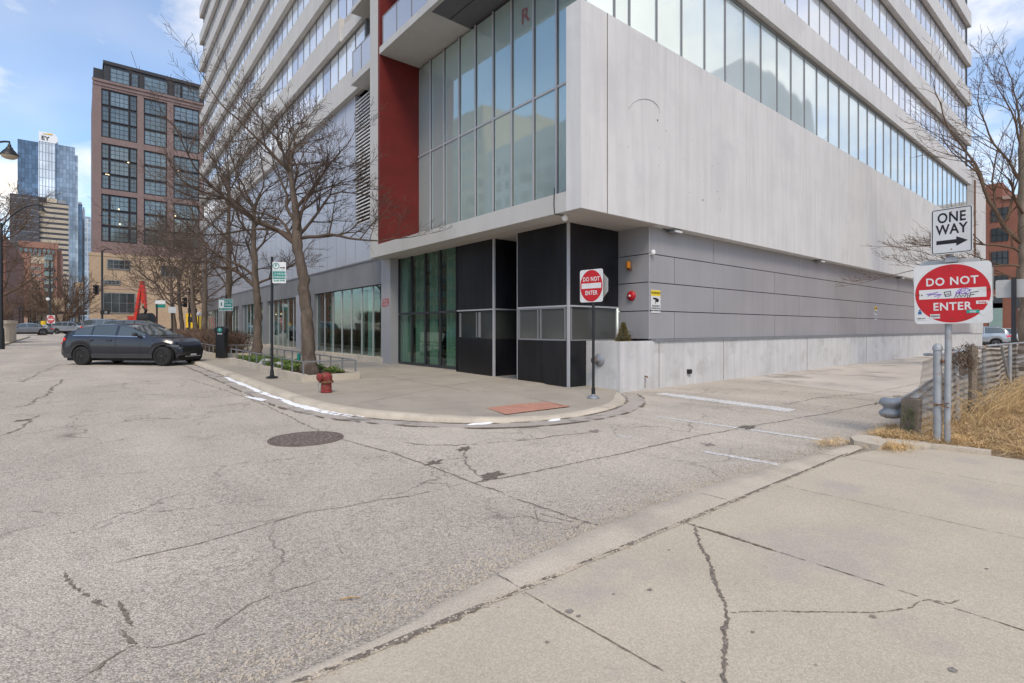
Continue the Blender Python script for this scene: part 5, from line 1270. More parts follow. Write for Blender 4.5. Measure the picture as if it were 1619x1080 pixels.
        for xx in (b2-.28,b3-1.38 if style!='coupe' else b2-1.02):
            for sg in (-1,1): y=ys(xx,.76*hs)+.02; new('cladding').box(xx-.11,xx+.11,sg*y-.015,sg*y+.015,.79*hs+lz*.8,.825*hs+lz*.8).build('door_handle',t)
        for c in (xr,xf): # arch flare
            for sg in (-1,1):
                mb=new('cladding'); pr=None
                for q in range(-9,10):
                    a=q*PI/20
                    pts=[]
                    for rr_ in (AR,AR+.07):
                        x=c+rr_*sin(a); z=wr+rr_*cos(a); y=ys(x,max(z,zb(x)))
                        pts.append((x,sg*(y+.014),z))
                    b=len(mb.v); mb.v+=pts
                    if pr is not None: mb.face(*((pr,b,b+1,pr+1) if sg<0 else (pr+1,b+1,b,pr)))
                    pr=b
                mb.build('arch_flare',t,smooth=True)
    for sg in (-1,1): # mirror
        xx=b3-.28; y=ys(xx,lo(xx))+.03; mb=new(paint if not detail else 'cladding'); mb.lathe([(.005,-.11),(.06,-.09),(.085,-.02),(.085,.05),(.06,.10),(.005,.115)],10,Matrix.Translation((xx,sg*(y+.11),lo(xx)+.07))@Matrix.Rotation(PI/2,4,'X')@Matrix.Scale(.9,4)); mb.box(xx-.03,xx+.03,min(sg*(y-.06),sg*(y+.1)),max(sg*(y-.06),sg*(y+.1)),lo(xx)+.0,lo(xx)+.04); mb.build('side_mirror',t,smooth=True)
    # windscreen and rear window
    def top_patch(name,xa,xb,fr,matname,off=.006):
        mb=new(matname); rr=[]; n=8
        for i in range(n+1):
            x=lerp(xa,xb,i/n); R_=ring(x); yr,zr=R_[6]; z8=R_[9][1]; row=[]
            for j in range(-6,7):
                f_=j/6*fr; y=f_*yr; z=lerp(z8,zr,abs(f_)**2.2) ; row.append(len(mb.v)); mb.v.append((x,y,z+off))
            rr.append(row)
        for i in range(n):
            for j in range(12): mb.face(rr[i][j],rr[i+1][j],rr[i+1][j+1],rr[i][j+1])
        mb.build(name,t,smooth=True)
    ws={'coupe':(x0+2.62,x0+3.60),'suv':(x0+2.72,x0+3.62),'sedan':(x0+2.5,x0+3.42)}[style]; top_patch('windscreen',ws[0],ws[1],.9,'car_glass',.012)
    rw={'coupe':(x0+.28,x0+.95),'suv':(x0+.14,x0+.5),'sedan':(x0+.68,x0+1.35)}[style]; top_patch('rear_window',rw[0],rw[1],.85,'car_glass',.012)
    # lamps
    side_patch('tail_lamp',x0+.02,x0+.28,.76*hs+lz,.86*hs+lz,'tail_red',.012,4,2)
    side_patch('headlamp',x1-.48,x1-.10,lambda x:.66*hs+.10*(x1-x),.76*hs,'head_lit' if lit else 'head_clear',.012,5,2)
    for sg in (-1,1): new('head_lit' if lit else 'head_clear').box(x1-.09,x1-.02,min(sg*.62*W/1.95,sg*.80*W/1.95)*.86,max(sg*.62*W/1.95,sg*.80*W/1.95)*.86,.60*hs,.68*hs).build('headlamp',t); new('tail_red').box(x0-.012,x0+.03,min(sg*.5,sg*.78)*W/1.95,max(sg*.5,sg*.78)*W/1.95,.78*hs,.86*hs).build('tail_lamp',t)
    mb=new('dark'); mb.box(x1-.03,x1+.012,-.50,.50,.48*hs,.66*hs)
    if detail:
        for k in range(4): mb.use('cladding').box(x1+.012,x1+.02,-.5,.5,(.49+.042*k)*hs,(.50+.042*k)*hs)
    mb.build('grille',t); new('grey_metal').box(x1-.02,x1+.015,-.42,.42,.30*hs,.34*hs).build('bumper_trim',t); new('sign_white').box(x1+.012,x1+.022,-.15,.15,.345*hs,.41*hs).build('licence_plate',t)
    # wheels
    for c in (xr,xf):
        for sg in (-1,1):
            ax=Matrix.Translation((c,sg*(W/2-.135),wr))@Matrix.Rotation(-PI/2 if sg>0 else PI/2,4,'X')
            w_=new('tyre').lathe([(wr*.70,-.10),(wr*.93,-.11),(wr,-.085),(wr,.085),(wr*.93,.11),(wr*.74,.115),(wr*.72,.09)],32,ax).build('wheel',t,smooth=True,ang=40)
            mb=new(rim); mb.lathe([(wr*.72,.02),(wr*.73,.095),(wr*.68,.10),(wr*.66,.04),(.05,.03)],32,ax); mb.lathe([(.06,.03),(.055,.085),(.03,.095)],12,ax)
            for k in range(10):
                a=2*PI*(k//2)/5+(.16 if k%2 else -.16); mm=ax@Matrix.Rotation(a,4,'Z'); mb.box(.03,wr*.69,-.013,.013,.055,.09,mm)
            mb.build('rim',w_)
    return t
# dark crossover parked nose to the kerb
pr=GP(128.4,577.5,0); pf=GP(256.2,579.2,0)
yaw=math.atan2(pf.y-pr.y,pf.x-pr.x); d=Vector((cos(yaw),sin(yaw),0)); W_=1.86; left=Vector((-d.y,d.x,0))
# near side wheels (right side of car) at measured points: centre line lies W/2 to the left
base=pr+left*(W_/2-.05); wbm=(pf-pr).length
car('parked_car','glossy near-black crossover car parked nose to the kerb in the foreground','car_dark',base,yaw,L=wbm+1.50,W=W_,H=1.5,wb=wbm,wr=.35,rear=.92,style='coupe',rim='rim_black')
def far_car(px,py,f,yawcam,label,paint,style='suv',H=1.6,L=4.7,**k):
    c=atF(px,py,f); c.z=gz(c.y); k.setdefault('rim','rim_silver')
    return car('parked_car',label,paint,c,yawcam,L=L,W=1.85,H=H,wb=L-1.85,wr=.34,rear=.95,style=style,detail=k.pop('detail',False),**k)
yc=math.atan2(-SS,CC)   # direction of the camera's right
far_car(97,528,73,yc+.10,'silver blue crossover stopped across the street beyond the dark car','car_silver','suv',H=1.72,L=4.8)
far_car(190,522,38,yc+.12,'dark green black car seen over the roof of the foreground car','car_black','suv',H=1.75,L=5.0)
far_car(150,522,56,yc+.1,'long grey car roof showing behind the foreground car','car_grey','suv',H=1.9,L=5.2)
far_car(66,529,60,PI+PI/2+.62-2.0,'small grey sedan facing the camera near the orange drum','car_grey','sedan',H=1.42,L=4.5)
for (px,f,yw,lab,pt,lit) in ((30,96,-1.7,'pale oncoming car with headlights lit beside the left planter','car_white',True),(44,118,-1.7,'light grey car queued behind the oncoming car','car_silver',False),(61,128,-1.6,'distant white car in the street queue','car_white',False)):
    far_car(px,524,f,yw,lab,pt,'sedan',H=1.45,L=4.5,lit=lit)
far_car(82,523,112,-1.65,'distant silver car right behind the median lamp post','car_silver','sedan',H=1.5,L=4.5)
c=onX(1572,540,58); car('parked_car','silver grey hatchback parked beyond the end of the alley wall','car_silver',(58,c.y,0),PI/2+.25,L=4.5,W=1.85,H=1.75,wb=2.7,wr=.33,rear=.9,style='suv',rim='rim_silver',detail=False)
c=onX(1600,540,66); car('parked_car','white car parked in front of the pale garage door','car_white',(66,c.y,0),PI/2+.1,L=4.5,W=1.85,H=1.6,wb=2.7,wr=.33,rear=.9,style='suv',rim='rim_silver',detail=False)
# ------------------------------------------------------------ street furniture left
def lamp_head(t,c,s=1.):
    new('black_metal').lathe([(.03*s,.62*s),(.035*s,.56*s),(.02*s,.54*s),(.06*s,.50*s),(.07*s,.40*s),(.12*s,.36*s),(.13*s,.30*s),(.22*s,.20*s),(.30*s,.08*s),(.33*s,.03*s),(.33*s,0)],20,Matrix.Translation(c)).build('lamp_shade',t,smooth=True)
    new('office_cream').lathe([(.30*s,0),(.27*s,-.08*s),(.18*s,-.14*s),(.03*s,-.17*s)],20,Matrix.Translation(c)).build('lamp_globe',t,smooth=True)
def arm_lamp(px,py,f,s,dx,label,polepx):
    c=atF(px,py,f); pole=atF(polepx,520,f+.1); pole.z=gz(pole.y); t=empty('street_lamp',pole,label,'street lamp')
    new('black_metal').tube([pole,pole+Vector((0,0,1.2)),pole+Vector((0,0,1.21)),Vector((pole.x,pole.y,c.z-.6))],[.16,.13,.09,.06],12).build('pole',t,smooth=True)
    a=Vector((pole.x,pole.y,c.z-.9)); b_=c+Vector((0,0,.62*s)); P=[]
    for k in range(11):
        u=k/10; q=a.lerp(b_,u); q.z=lerp(a.z,b_.z,math.sin(u*PI/2)**.8)+.1*sin(u*PI); P.append(q)
    new('black_metal').tube(P,.035,6).build('arm',t,smooth=True); lamp_head(t,c,s); adopt(t)
arm_lamp(15,246,19,.80,0,'large bell-shaped street lamp head hanging at the left edge of the sky',-60)
arm_lamp(66.5,335,30,.62,0,'smaller hanging bell lamp seen against the dark office tower',2)
q=GP(79,528.5,0); f_=SS*q.x+CC*q.y; t=empty('street_lamp',q,'ornate black twin lamp post on the median behind the round sign','street lamp')
new('black_metal').lathe([(.35,0),(.35,.3),(.22,.5),(.16,1.2),(.11,1.3),(.09,9.6),(.03,9.9)],12,Matrix.Translation(q)).build('pole',t,smooth=True)
for z,w in ((6.4,.55),(7.4,.8),(8.6,.5)):
    for sg in (-1,1): new('black_metal').tube([q+Vector((0,0,z-.4)),q+rgt*sg*w*.6+Vector((0,0,z-.25)),q+rgt*sg*w+Vector((0,0,z))],.05,6).lathe([(.03,.35),(.1,.3),(.26,.05),(.26,0)],10,Matrix.Translation(q+rgt*sg*w+Vector((0,0,z-.3)))).build('lamp_arm',t,smooth=True)
new('white_plastic').lathe([(.02,-.22),(.2,-.1),(.2,.1),(.02,.22)],12,Matrix.Translation(q+Vector((0,0,4.6))-fw*.3)).build('lamp_globe',t,smooth=True); adopt(t)
c=atF(80.5,505,62); t=empty('sign_post',Vector((c.x,c.y,gz(c.y))),'round do not enter sign on the distant median','road sign'); M=face_M(c,rgt); 
new('sign_white').prism(rrect(.95,.95,.05),M,-.01,0).build('sign_plate',t); new('sign_red').prism(ellipse(.44,.44,24),M,.0,.006).build('red_disc',t); new('sign_white').prism([(-.34,-.08),(.34,-.08),(.34,.08),(-.34,.08)],M,.006,.01).build('white_bar',t); text('top_text','DO NOT',.17,'sign_white',t,M@Matrix.Translation((0,.22,.008)),depth=.002); text('bottom_text','ENTER',.17,'sign_white',t,M@Matrix.Translation((0,-.21,.008)),depth=.002); new('rail_metal').tube([Vector((c.x,c.y,gz(c.y)))+fw*.05,c+fw*.05],.05,6).build('post',t); adopt(t)
for px,mname,lab in ((64.5,'orange_paint','orange traffic drum beside the small grey sedan'),(69,'yellow_paint','yellow and dark barrel beside the orange drum')):
    c=GP(px,530,0); t=empty('traffic_drum',c,lab,'traffic drum','traffic drums on the median'); h=1.1 if mname=='orange_paint' else 1.6; MT=Matrix.Translation(c); new(mname).lathe([(.36,0),(.34,.05),(.28,.06),(.25,h),(.2,h+.03)],14,MT).build('drum',t,smooth=True); new('sign_white').lathe([(.285,h*.35),(.28,h*.45)],14,MT).lathe([(.275,h*.65),(.27,h*.75)],14,MT).build('stripe',t); adopt(t)
def signal(px,f,ztop,heads,label,mastarm=None):
    b=atF(px,520,f); b.z=gz(b.y); t=empty('traffic_signal',b,label,'traffic signal'); new('black_metal').lathe([(.22,0),(.2,.5),(.12,.6),(.10,ztop-b.z)],12,Matrix.Translation(b)).build('pole',t,smooth=True)
    for hx,hy,kind in heads:
        c=atF(hx,hy,f-.3)
        if kind=='3':
            mb=new('dark'); mb.box(-.18,.18,-.14,.14,-.55,.55,Matrix.Translation(c)@Matrix.Rotation(yc+.5,4,'Z')); 
            for k in (-1,0,1): mb.tube([c-fw*.12+Vector((0,0,.35*k)),c-fw*.42+Vector((0,0,.35*k))],.15,10)
            mb.tube([c+fw*.05,Vector((b.x,b.y,c.z))],.03,5); mb.tube([c+fw*.05+Vector((0,0,.4)),Vector((b.x,b.y,c.z+.4))],.03,5); mb.build('signal_head',t)
        else:
            mb=new('dark'); mb.box(-.45,.45,-.14,.14,-.24,.24,Matrix.Translation(c)@Matrix.Rotation(yc,4,'Z')); mb.build('pedestrian_head',t); new('mullion').box(-.15,.15,-.16,-.14,-.15,.15,Matrix.Translation(c+rgt*.22)@Matrix.Rotation(yc,4,'Z')).build('lens',t)
    if mastarm:
        a=Vector((b.x,b.y,ztop-.2)); e=atF(*mastarm,f); new('black_metal').tube([a,a.lerp(e,.5)+Vector((0,0,.2)),e],[.06,.05,.04],6).box(-.3,.3,-.1,.1,-.05,.05,Matrix.Translation(e)).build('light_arm',t)
    adopt(t)
signal(161.5,62,10.8,[(153,458,'3'),(166,494,'p')],'tall traffic signal pole in front of the tan brick building',(172,394))
signal(299.5,60,6.2,[(293,478,'3'),(304.5,491,'p')],'traffic signal among the bare trees right of the excavator arm')
# green street sign & small ones
b=atF(248,520,42); b.z=gz(b.y); t=empty('street_sign',b,'small green and white street sign on a dark pole beside the excavator','street sign'); new('black_metal').tube([b,Vector((b.x,b.y,CH+.047*42*1.0))],.06,8).build('pole',t); c=atF(253.5,481,42); M=face_M(c,rgt); new('sign_white').prism([(-.4,0),(.4,0),(.4,.28),(-.4,.28)],M@Matrix.Translation((0,.02,0)),-.01,0).build('sign_plate',t); new('sign_green').prism([(-.4,-.28),(.4,-.28),(.4,-.01),(-.4,-.01)],M,-.01,0).build('sign_plate',t); adopt(t)
b=atF(272,520,36); b.z=gz(b.y); t=empty('sign_post',b,'grey blank sign plate on a thin pole in front of the tree pair','road sign'); new('black_metal').tube([b,Vector((b.x,b.y,3.3))],.05,8).build('pole',t); new('sign_grey').prism(rrect(.55,.42,.04),face_M(atF(272.5,490,35.9),rgt),-.01,0).build('sign_plate',t); adopt(t)
# excavator
b=atF(222,521,62); b.z=gz(b.y); t=empty('excavator',b,'red excavator arm with a dark bucket rising behind the parked cars','excavator')
P=lambda x,y,f=62.:atF(x,y,f)
def beam(pts,w,m,name):
    new(m).tube([P(*p) for p in pts],w,4).build(name,t)
beam([(214,512),(217,490),(220,470),(224,447)],[.27,.25,.22,.18],'machine_red','boom'); beam([(224,445),(228,462),(230.5,488)],[.26,.22,.14],'machine_red','dipper'); beam([(216,492),(219,468)],[.13,.13],'chrome','hydraulic_ram'); beam([(226,480),(225,455)],[.15,.15],'machine_red','hydraulic_ram')
beam([(227,484),(231,491),(229,496)],[.2,.2,.15],'dark','linkage')
mb=new('dark'); mb.lathe([(.3,-.65),(.75,-.62),(.75,.62),(.3,.65)],14,Matrix.Translation(P(231.5,505))@Matrix.Rotation(yc,4,'Z')@Matrix.Rotation(PI/2,4,'Y')); mb.build('bucket',t,smooth=True); mb=new('machine_red'); mb.box(-1.4,1.4,-1.3,1.3,.9,2.3,Matrix.Translation(b-rgt*1.2+fw*2)); mb.build('cab',t); new('dark').box(-1.8,1.8,-1.4,1.4,0,.9,Matrix.Translation(b-rgt*1.2+fw*2)).build('tracks',t); adopt(t)
b=atF(313,517,80); b.z=gz(b.y); t=empty('construction_vehicle',b,'small yellow construction vehicle behind the hedge at the storefront end','vehicle'); Mz=Matrix.Translation(b)@Matrix.Rotation(yc,4,'Z'); new('yellow_paint').box(-.9,.9,-1.5,1.5,.6,3.0,Mz).build('cab',t); new('dark').box(-.6,.6,-1.53,-1.5,1.7,2.5,Mz).build('window',t)
for s in (-.7,.7): new('tyre').tube([Mz@Vector((s-.15,-1.2,.5)),Mz@Vector((s+.15,-1.2,.5))],.5,14).build('wheel',t)
adopt(t)
b=atF(314,497,60); t=empty('street_lamp',Vector((b.x,b.y,gz(b.y))),'short lamp with a white globe at the left end of the storefront','street lamp'); new('black_metal').tube([Vector((b.x,b.y,gz(b.y))),b],.06,8).build('pole',t); new('white_plastic').lathe([(.05,-.25),(.3,-.1),(.32,.05),(.2,.25),(.03,.32)],12,Matrix.Translation(b)).build('globe',t,smooth=True); adopt(t)
# left planter
c=GP(0,541,.1); t=empty('concrete_planter',Vector((c.x-.5,c.y+1,c.z)),'round-cornered concrete planter with a low brown hedge at the left edge','planter')
P0=Vector((c.x,c.y,gz(c.y))); e=onX(25,540,c.x) 
px1=GP(24,540,.1); mb=new('kerb_concrete'); ce=Vector((px1.x-1.9,px1.y+.9,gz(px1.y)))
Mp=Matrix.Translation(ce+Vector((0,0,.1))); mb.prism(rrect(3.6,4.6,.7),Mp,0,1.35); mb.prism(rrect(3.75,4.75,.75),Mp,1.30,1.55); mb.build('planter_box',t); adopt(t)
hedge(ce.x-1.5,ce.x+1.5,ce.y-2.0,ce.y+2.0,1.5,'low brown bare hedge growing in the concrete planter',5,2400,z0=ce.z+1.5)
mb=MB(); 
KLf=[GP(0,549.5,0),GP(20,542,0),GP(40,536,0),GP(47,533.5,0),GP(44,532,0)]; 
mb.use('pavement'); pts=[(p.x,p.y) for p in KLf]; ex=pts+[(pts[-1][0]-3,pts[-1][1]+2),(-40,pts[-1][1]+2),(-40,pts[0][1]-12),(pts[0][0]-.6,pts[0][1]-12)]
mb.poly([(x,y,gz(y)+.12) for x,y in ex]); 
mb.use('kerb_concrete')
for (a,b) in zip(ex,ex[1:]+ex[:1]): mb.poly([(a[0],a[1],gz(a[1])-.02),(b[0],b[1],gz(b[1])-.02),(b[0],b[1],gz(b[1])+.12),(a[0],a[1],gz(a[1])+.12)])
o=mb.build('left_pavement'); o['kind']='structure'
# leafy scrap on the street
g_=GP(553,950,0); new_=new('straw_dark').tube([g_+Vector((-.05,.03,.01)),g_+Vector((0,0,.02)),g_+Vector((.06,-.03,.012))],[.003,.006,.002],4).build('fallen_leaf'); tag(new_,'single curled orange-brown leaf lying on the street','leaf')
# ------------------------------------------------------------ distant buildings
def facade_windows(t,Y,rects,glass,frame='black_steel',muntins=(0,0),depth=.5,name='window'):
    for x0,x1,z0,z1 in rects:
        w=new(glass).box(x0,x1,Y-.05,Y+.05,z0,z1).build(name,t)
        mb=new(frame); b=.12; y0=Y-.16;y1=Y+.04
        mb.box(x0-b,x0+b*.4,y0,y1,z0-b,z1+b); mb.box(x1-b*.4,x1+b,y0,y1,z0-b,z1+b); mb.box(x0+b*.4,x1-b*.4,y0,y1,z0-b,z0+b*.4); mb.box(x0+b*.4,x1-b*.4,y0,y1,z1-b*.4,z1+b)
        nx,nz=muntins
        for k in range(1,nx): x=lerp(x0,x1,k/nx); mb.box(x-.04,x+.04,Y-.10,Y-.051,z0,z1)
        for k in range(1,nz): z=lerp(z0,z1,k/nz); mb.box(x0,x1,Y-.095,Y-.052,z-.035,z+.035)
        mb.build('window_frame',w)
# brown brick tower
t=empty('brick_tower',(2.3,145,.8),'tall brown brick tower with black multi-pane windows and black top storey','building'); BY=145.
z0=18.; z1=58.8; XR=30.
bays=[(3.7,10.1),(11.3,15.75),(17.0,22.3),(23.5,29)]; grp=[(20.6,31.0),(32.1,42.1),(43.4,54.0)]
px_=[2.3]+[v for b in bays for v in b]+[XR]
mb=new('brick_brown')
for i in range(0,len(px_),2): mb.box(px_[i],px_[i+1],BY,BY+.9,z0,55.8)
for za,zb_ in ((18,20.6),(31.0,32.1),(42.1,43.4),(54.0,55.8)):
    for a,b in bays: mb.box(a+.001,b-.001,BY+.05,BY+.85,za,zb_)
mb.box(2.3,XR,BY+.9,BY+25,z0,55.8); mb.box(2.15,XR,BY-.15,BY,54.5,54.8); mb.box(2.1,XR,BY-.2,BY,55.3,55.8); mb.build('wall',t)
rects=[];
for a,b in bays:
    for ga,gb in grp:
        for k in range(3):
            za=lerp(ga,gb,k/3)+.25; zb_=lerp(ga,gb,(k+1)/3)-.25; w=b-a
            if w>5.6: cuts=[a+.2,a+.2+w*.19,b-.2-w*.19,b-.2]
            else: cuts=[a+.2,b-.2]
            for q in range(len(cuts)-1):
                rects.append((cuts[q]+(.2 if q else 0),cuts[q+1]-(.2 if q<len(cuts)-2 else 0),za,zb_))
facade_windows(t,BY+.45,rects,'far_glass','black_steel',(4,3))
mb=new('black_steel'); 
for a,b in bays:
    for ga,gb in grp: mb.box(a,b,BY+.55,BY+.7,ga,gb)
mb.build('bay_panel',t)
facade_windows(t,BY+.45,[(a+.3,b-.3,18.2,19.9) for a,b in bays],'far_glass_dark','black_steel',(4,1))
mb=new('black_steel'); mb.box(4.2,XR,BY+.3,BY+20,55.8,59.5); mb.box(2.4,4.2,BY+3,BY+18,55.8,59.2); mb.box(4.0,XR,BY+.0,BY+20,59.5,60.2); mb.build('top_storey',t)
facade_windows(t,BY+.2,[(5.3,8.6,56.0,58.9),(9.1,10.2,56.0,58.9),(11.4,15.8,56.0,58.9),(17.2,18.3,56.0,58.9),(18.8,22.3,56.0,58.9),(23.6,28,56.0,58.9)],'far_glass','black_steel',(3,3))
r=random.Random(31)
for k in range(9):
    x=r.uniform(4.2,22); z=r.choice([34,37.4,40.7,30,26.7,23.4])+1.2; new('warm_lamp').box(x,x+.28,BY+.30,BY+.34,z,z+.25).build('lit_lamp',t)
adopt(t)
# tan brick building in front of it
t=empty('brick_building',(1.6,139,.8),'low tan brick building with wide dark window at the foot of the brown tower','building')
mb=new('brick_tan'); mb.box(1.6,48,139,144.8,0,17.2); mb.box(1.5,48,138.9,139,16.7,17.35); mb.use('stone_band').box(1.55,48,138.92,139,9.9,10.15); mb.build('wall',t)
facade_windows(t,138.98,[(4.6,8.4,14.2,16.0),(3.7,6.0,11.0,11.6) if False else (4.0,6.6,10.9,11.6),(3.9,9.2,4.9,9.0),(14.0,17,13.2,15.4)],'far_glass_dark','rail_metal',(4,2))
mb=new('brick_dark'); mb.box(3.5,12,138.9,138.99,.8,3.0); mb.build('base_panel',t); adopt(t)
def tower_block(name,label,x0,x1,Y,depth,z1,wallmat,parts=None,z0=.0):
    t=empty(name,(x0,Y,z0),label,'building'); new(wallmat).box(x0,x1,Y,Y+depth,z0,z1).build('wall',t); return t
grid_glass('blue_curtain',(.09,.14,.21),(.05,.07,.11),2.2,4.0,.12,metal=.25); grid_glass('blue_curtain_light',(.19,.24,.30),(.12,.15,.19),2.2,4.0,.15,metal=.2); grid_glass('white_curtain',(.62,.68,.75),(.30,.34,.40),2.0,7.2,.35,metal=.2,rough=.3,var=.05)
grid_glass('pale_grid',(.35,.45,.55),(.62,.63,.64),3.2,5.0,.55,metal=.2,rough=.3); grid_glass('blue_side',(.35,.38,.42),(.26,.29,.33),2.2,4.0,.15,'Y',metal=.2)
t=empty('office_tower',(-39.6,600,0),'tall blue glass office tower with a white central strip and dark letters on top','building')
new('blue_curtain').box(-39.6,-26.7,598,640,0,159.4).build('glass_wall',t); new('blue_curtain_light').box(-15.9,-2.9,598,640,0,160.2).build('glass_wall',t); new('blue_side').box(-2.9,-.9,600,640,0,154).build('side_wall',t)
new('white_curtain').box(-26.7,-15.9,596,640,0,160).build('centre_strip',t)
mb=new('office_white'); M=Matrix.Translation((0,596,0))@Matrix.Rotation(PI/2,4,'X'); mb.prism([(-26.4,160),(-15.9,160),(-14.2,162),(-14.4,165.5),(-16.4,168),(-26.4,168.3)],Matrix.Translation((0,640,0))@Matrix.Rotation(PI/2,4,'X'),0,44.5); mb.build('crown_panel',t)
text('roof_lettering','EY',4.8,'sign_black',t,face_M((-22.3,595.3,163.0),(1,0,0)),depth=.2,bold=.04)
new('yellow_paint').prism([(-3,-.3),(3.4,.9),(3.4,-.2)],face_M((-21.2,595.3,167.0),(1,0,0)),0,.3).build('logo_stripe',t); adopt(t)
t=empty('office_tower',(-31,420,0),'dark office tower with cream horizontal bands in front of the blue glass tower','building')
mb=new('office_dark'); mb.box(-31,-18.4,418,440,0,79.8); mb.box(-18.4,-5.1,420,440,0,77.5); mb.box(-24,-12,425,438,77.5,81); mb.build('wall',t)
mb=new('mullion'); 
for k in range(28): 
    x=-30.8+k*.45; mb.box(x,x+.06,417.9,418,2,79)
for k in range(24): z=4+k*3.2; mb.box(-31,-18.4,417.85,417.9,z,z+.25)
mb.build('window_grid',t)
for k in range(20):
    z=16+k*3.1; m2=new('office_cream').box(-18.3,-5.2,419.8,420,z,z+1.75).build('spandrel_band',t); mb=new('mullion')
    for q in range(26): x=-18.2+q*.5; mb.box(x,x+.08,419.7,419.8,z+.0,z+1.75)
    mb.build('mullion',m2); new('office_white').box(-5.1,-4.9,420.2,440,z,z+1.75).build('side_band',t)
new('office_cream').box(-15,-10.5,420.5,426,77.5,80).build('roof_house',t); new('mullion').box(-10,-6.5,421,426,77.5,79.6).build('roof_house',t); adopt(t)
# orange brick
t=empty('brick_building',(-16.8,260,0),'orange brick building with arched cornice windows below the dark office tower','building')
new('brick_orange').box(-16.8,-6.4,260,290,.8,33.0).build('wall',t); 
mb=new('brick_orange'); mb.box(-17.0,-6.1,259.6,260,31.2,33.4); mb.box(-6.39,-5.2,262,290,.8,31.0); mb.build('cornice',t)
for k in range(8): new('far_glass_dark').prism([(.4*cos(a),.5+.4*sin(a)) for a in [q*PI/8 for q in range(9)]]+[(-.4,-.6),(.4,-.6)],face_M((-16.2+k*1.25,259.5,30.0),(1,0,0)),0,.1).build('arched_window',t)
rects=[]
for k in range(9):
    z=8+k*2.5; 
    for q in range(3): rects.append((-13.6+q*1.0,-13.0+q*1.0,z,z+1.3))
facade_windows(t,259.98,rects,'far_glass_dark','stone_band',(1,1)); 
for k in range(7): new('far_glass').box(-10.0,-7.6,259.2,259.99,9+k*3,10.9+k*3).build('bay_window',t)
new('office_cream').box(-13.6,-7.6,259.9,259.99,25.6,28.2).build('stone_panel',t)
mb=new('stone_band'); mb.box(-17.1,-6.3,259.5,259.99,.8,5.5); mb.build('base',t); adopt(t)
# dark brown brick along the street left
c0=atF(-60,500,150); t=empty('brick_building',(-24,170,.8),'dark brown brick building with small windows behind the left trees','building')
new('brick_dark').box(-42,-13.7,175,230,.8,24).build('wall',t); rects=[]
for k in range(7):
    z=5+k*2.7
    for q in range(14): rects.append((-41+q*1.95,-40+q*1.95,z,z+1.5))
facade_windows(t,174.98,rects[:90],'far_glass_dark','stone_band',(1,2))
mb=new('warm_lamp'); 
for q in range(5): mb.box(-15-q*1.6,-14.5-q*1.6,174.6,174.7,6.6,6.9)
mb.build('facade_lamp',t); adopt(t)
t=empty('brick_building',(-12.5,236,.8),'low tan stone building between the orange block and the rail line','building'); new('brick_tan').box(-13.0,-3.4,238,255,.8,12.0).build('wall',t); facade_windows(t,237.95,[(-12.5+k*1.6,-11.6+k*1.6,1.6,4.0) for k in range(5)],'far_glass_dark','dark',(1,1)); adopt(t)
# slim towers in the gap
for (a,b_,z,m,lab,Y) in ((-1.6,2.5,130,'blue_curtain','narrow dark blue glass tower in the gap beside the brown tower',700),(2.6,4.6,126,'office_white','thin white tower edge squeezed in the skyline gap',705),(4.2,9.6,114,'pale_grid','pale gridded high-rise in the skyline gap',690)):
    t=tower_block('high_rise',lab,a,b_,Y,30,z,m); new('city_grey').box(a+.5,b_-.5,Y+3,Y+20,z,z+2.5).build('roof_house',t); adopt(t)
t=tower_block('apartment_building','tan building with pale window columns right at the rail line',-1.4,1.3,300,30,22,'brick_tan'); facade_windows(t,299.9,[(.1,1.0,2+k*3,4.2+k*3) for k in range(6)],'far_glass','office_white',(2,1)); adopt(t)
# elevated rail at the end of the street
t=empty('rail_viaduct',(-14,225,.8),'dark steel elevated rail structure crossing the end of the street','viaduct')
mb=new('black_steel'); mb.box(-30,2,224,228,6.3,7.1); mb.build('deck',t)
for k in range(10): new('black_steel').box(-28+k*3.1,-27.7+k*3.1,224.2,224.6,.8,6.3).build('pillar',t)
mb=new('black_steel')
for k in range(40): mb.box(-29.5+k*.8,-29.4+k*.8,224,224.1,7.1,8.1)
mb.box(-30,2,224,224.1,8.1,8.2); mb.build('railing',t); adopt(t)
for i,(px,f) in enumerate(((31,110),(36,118),(48,124),(56,130),(110,105),(114,125),(119,140),(124,160))):
    b=atF(px,520,f); b.z=gz(b.y); t=empty('street_lamp',b,'thin black street lamp far down the street','street lamp','thin black street lamps far down the street'); new('black_metal').tube([b,b+Vector((0,0,5.2))],.10,6).build('pole',t)
    new('black_metal').tube([b+Vector((-.7,0,5.0)),b+Vector((0,0,5.3)),b+Vector((.7,0,5.0))],.07,5).build('arm',t); adopt(t)
# people-free storefront clutter: construction mesh of red brick on the right
t=empty('brick_building',(85,-10,0),'red brick building with dark windows at the far right end of the alley','building')
new('brick_red').box(85,110,-30,12.9,0,17.2).build('wall',t); new('brick_red').box(84.9,95,11.0,12.95,17.2,19.0).build('stair_tower',t); mb=new('stone_band'); mb.box(84.85,85,-30,13,5.45,5.65); mb.box(84.8,85,-30,11,16.9,17.3); mb.build('stone_course',t)
for k,z in enumerate((6.3,9.2,12.0,14.4)):
    for y in (11.6,8.6,5.4,2,-1.4,-5):
        w_=1.1 if y>11 else 1.7; w=new('far_glass_dark').box(84.93,84.99,y-w_,y+.35,z,z+1.6).build('window',t); mb=new('dark_mullion'); mb.box(84.88,84.93,y-w_,y+.35,z+.75,z+.82)
        for q in range(4): yy=lerp(y-w_,y+.35,q/3); mb.box(84.88,84.93,yy-.04,yy+.04,z,z+1.6)
        mb.build('window_frame',w)
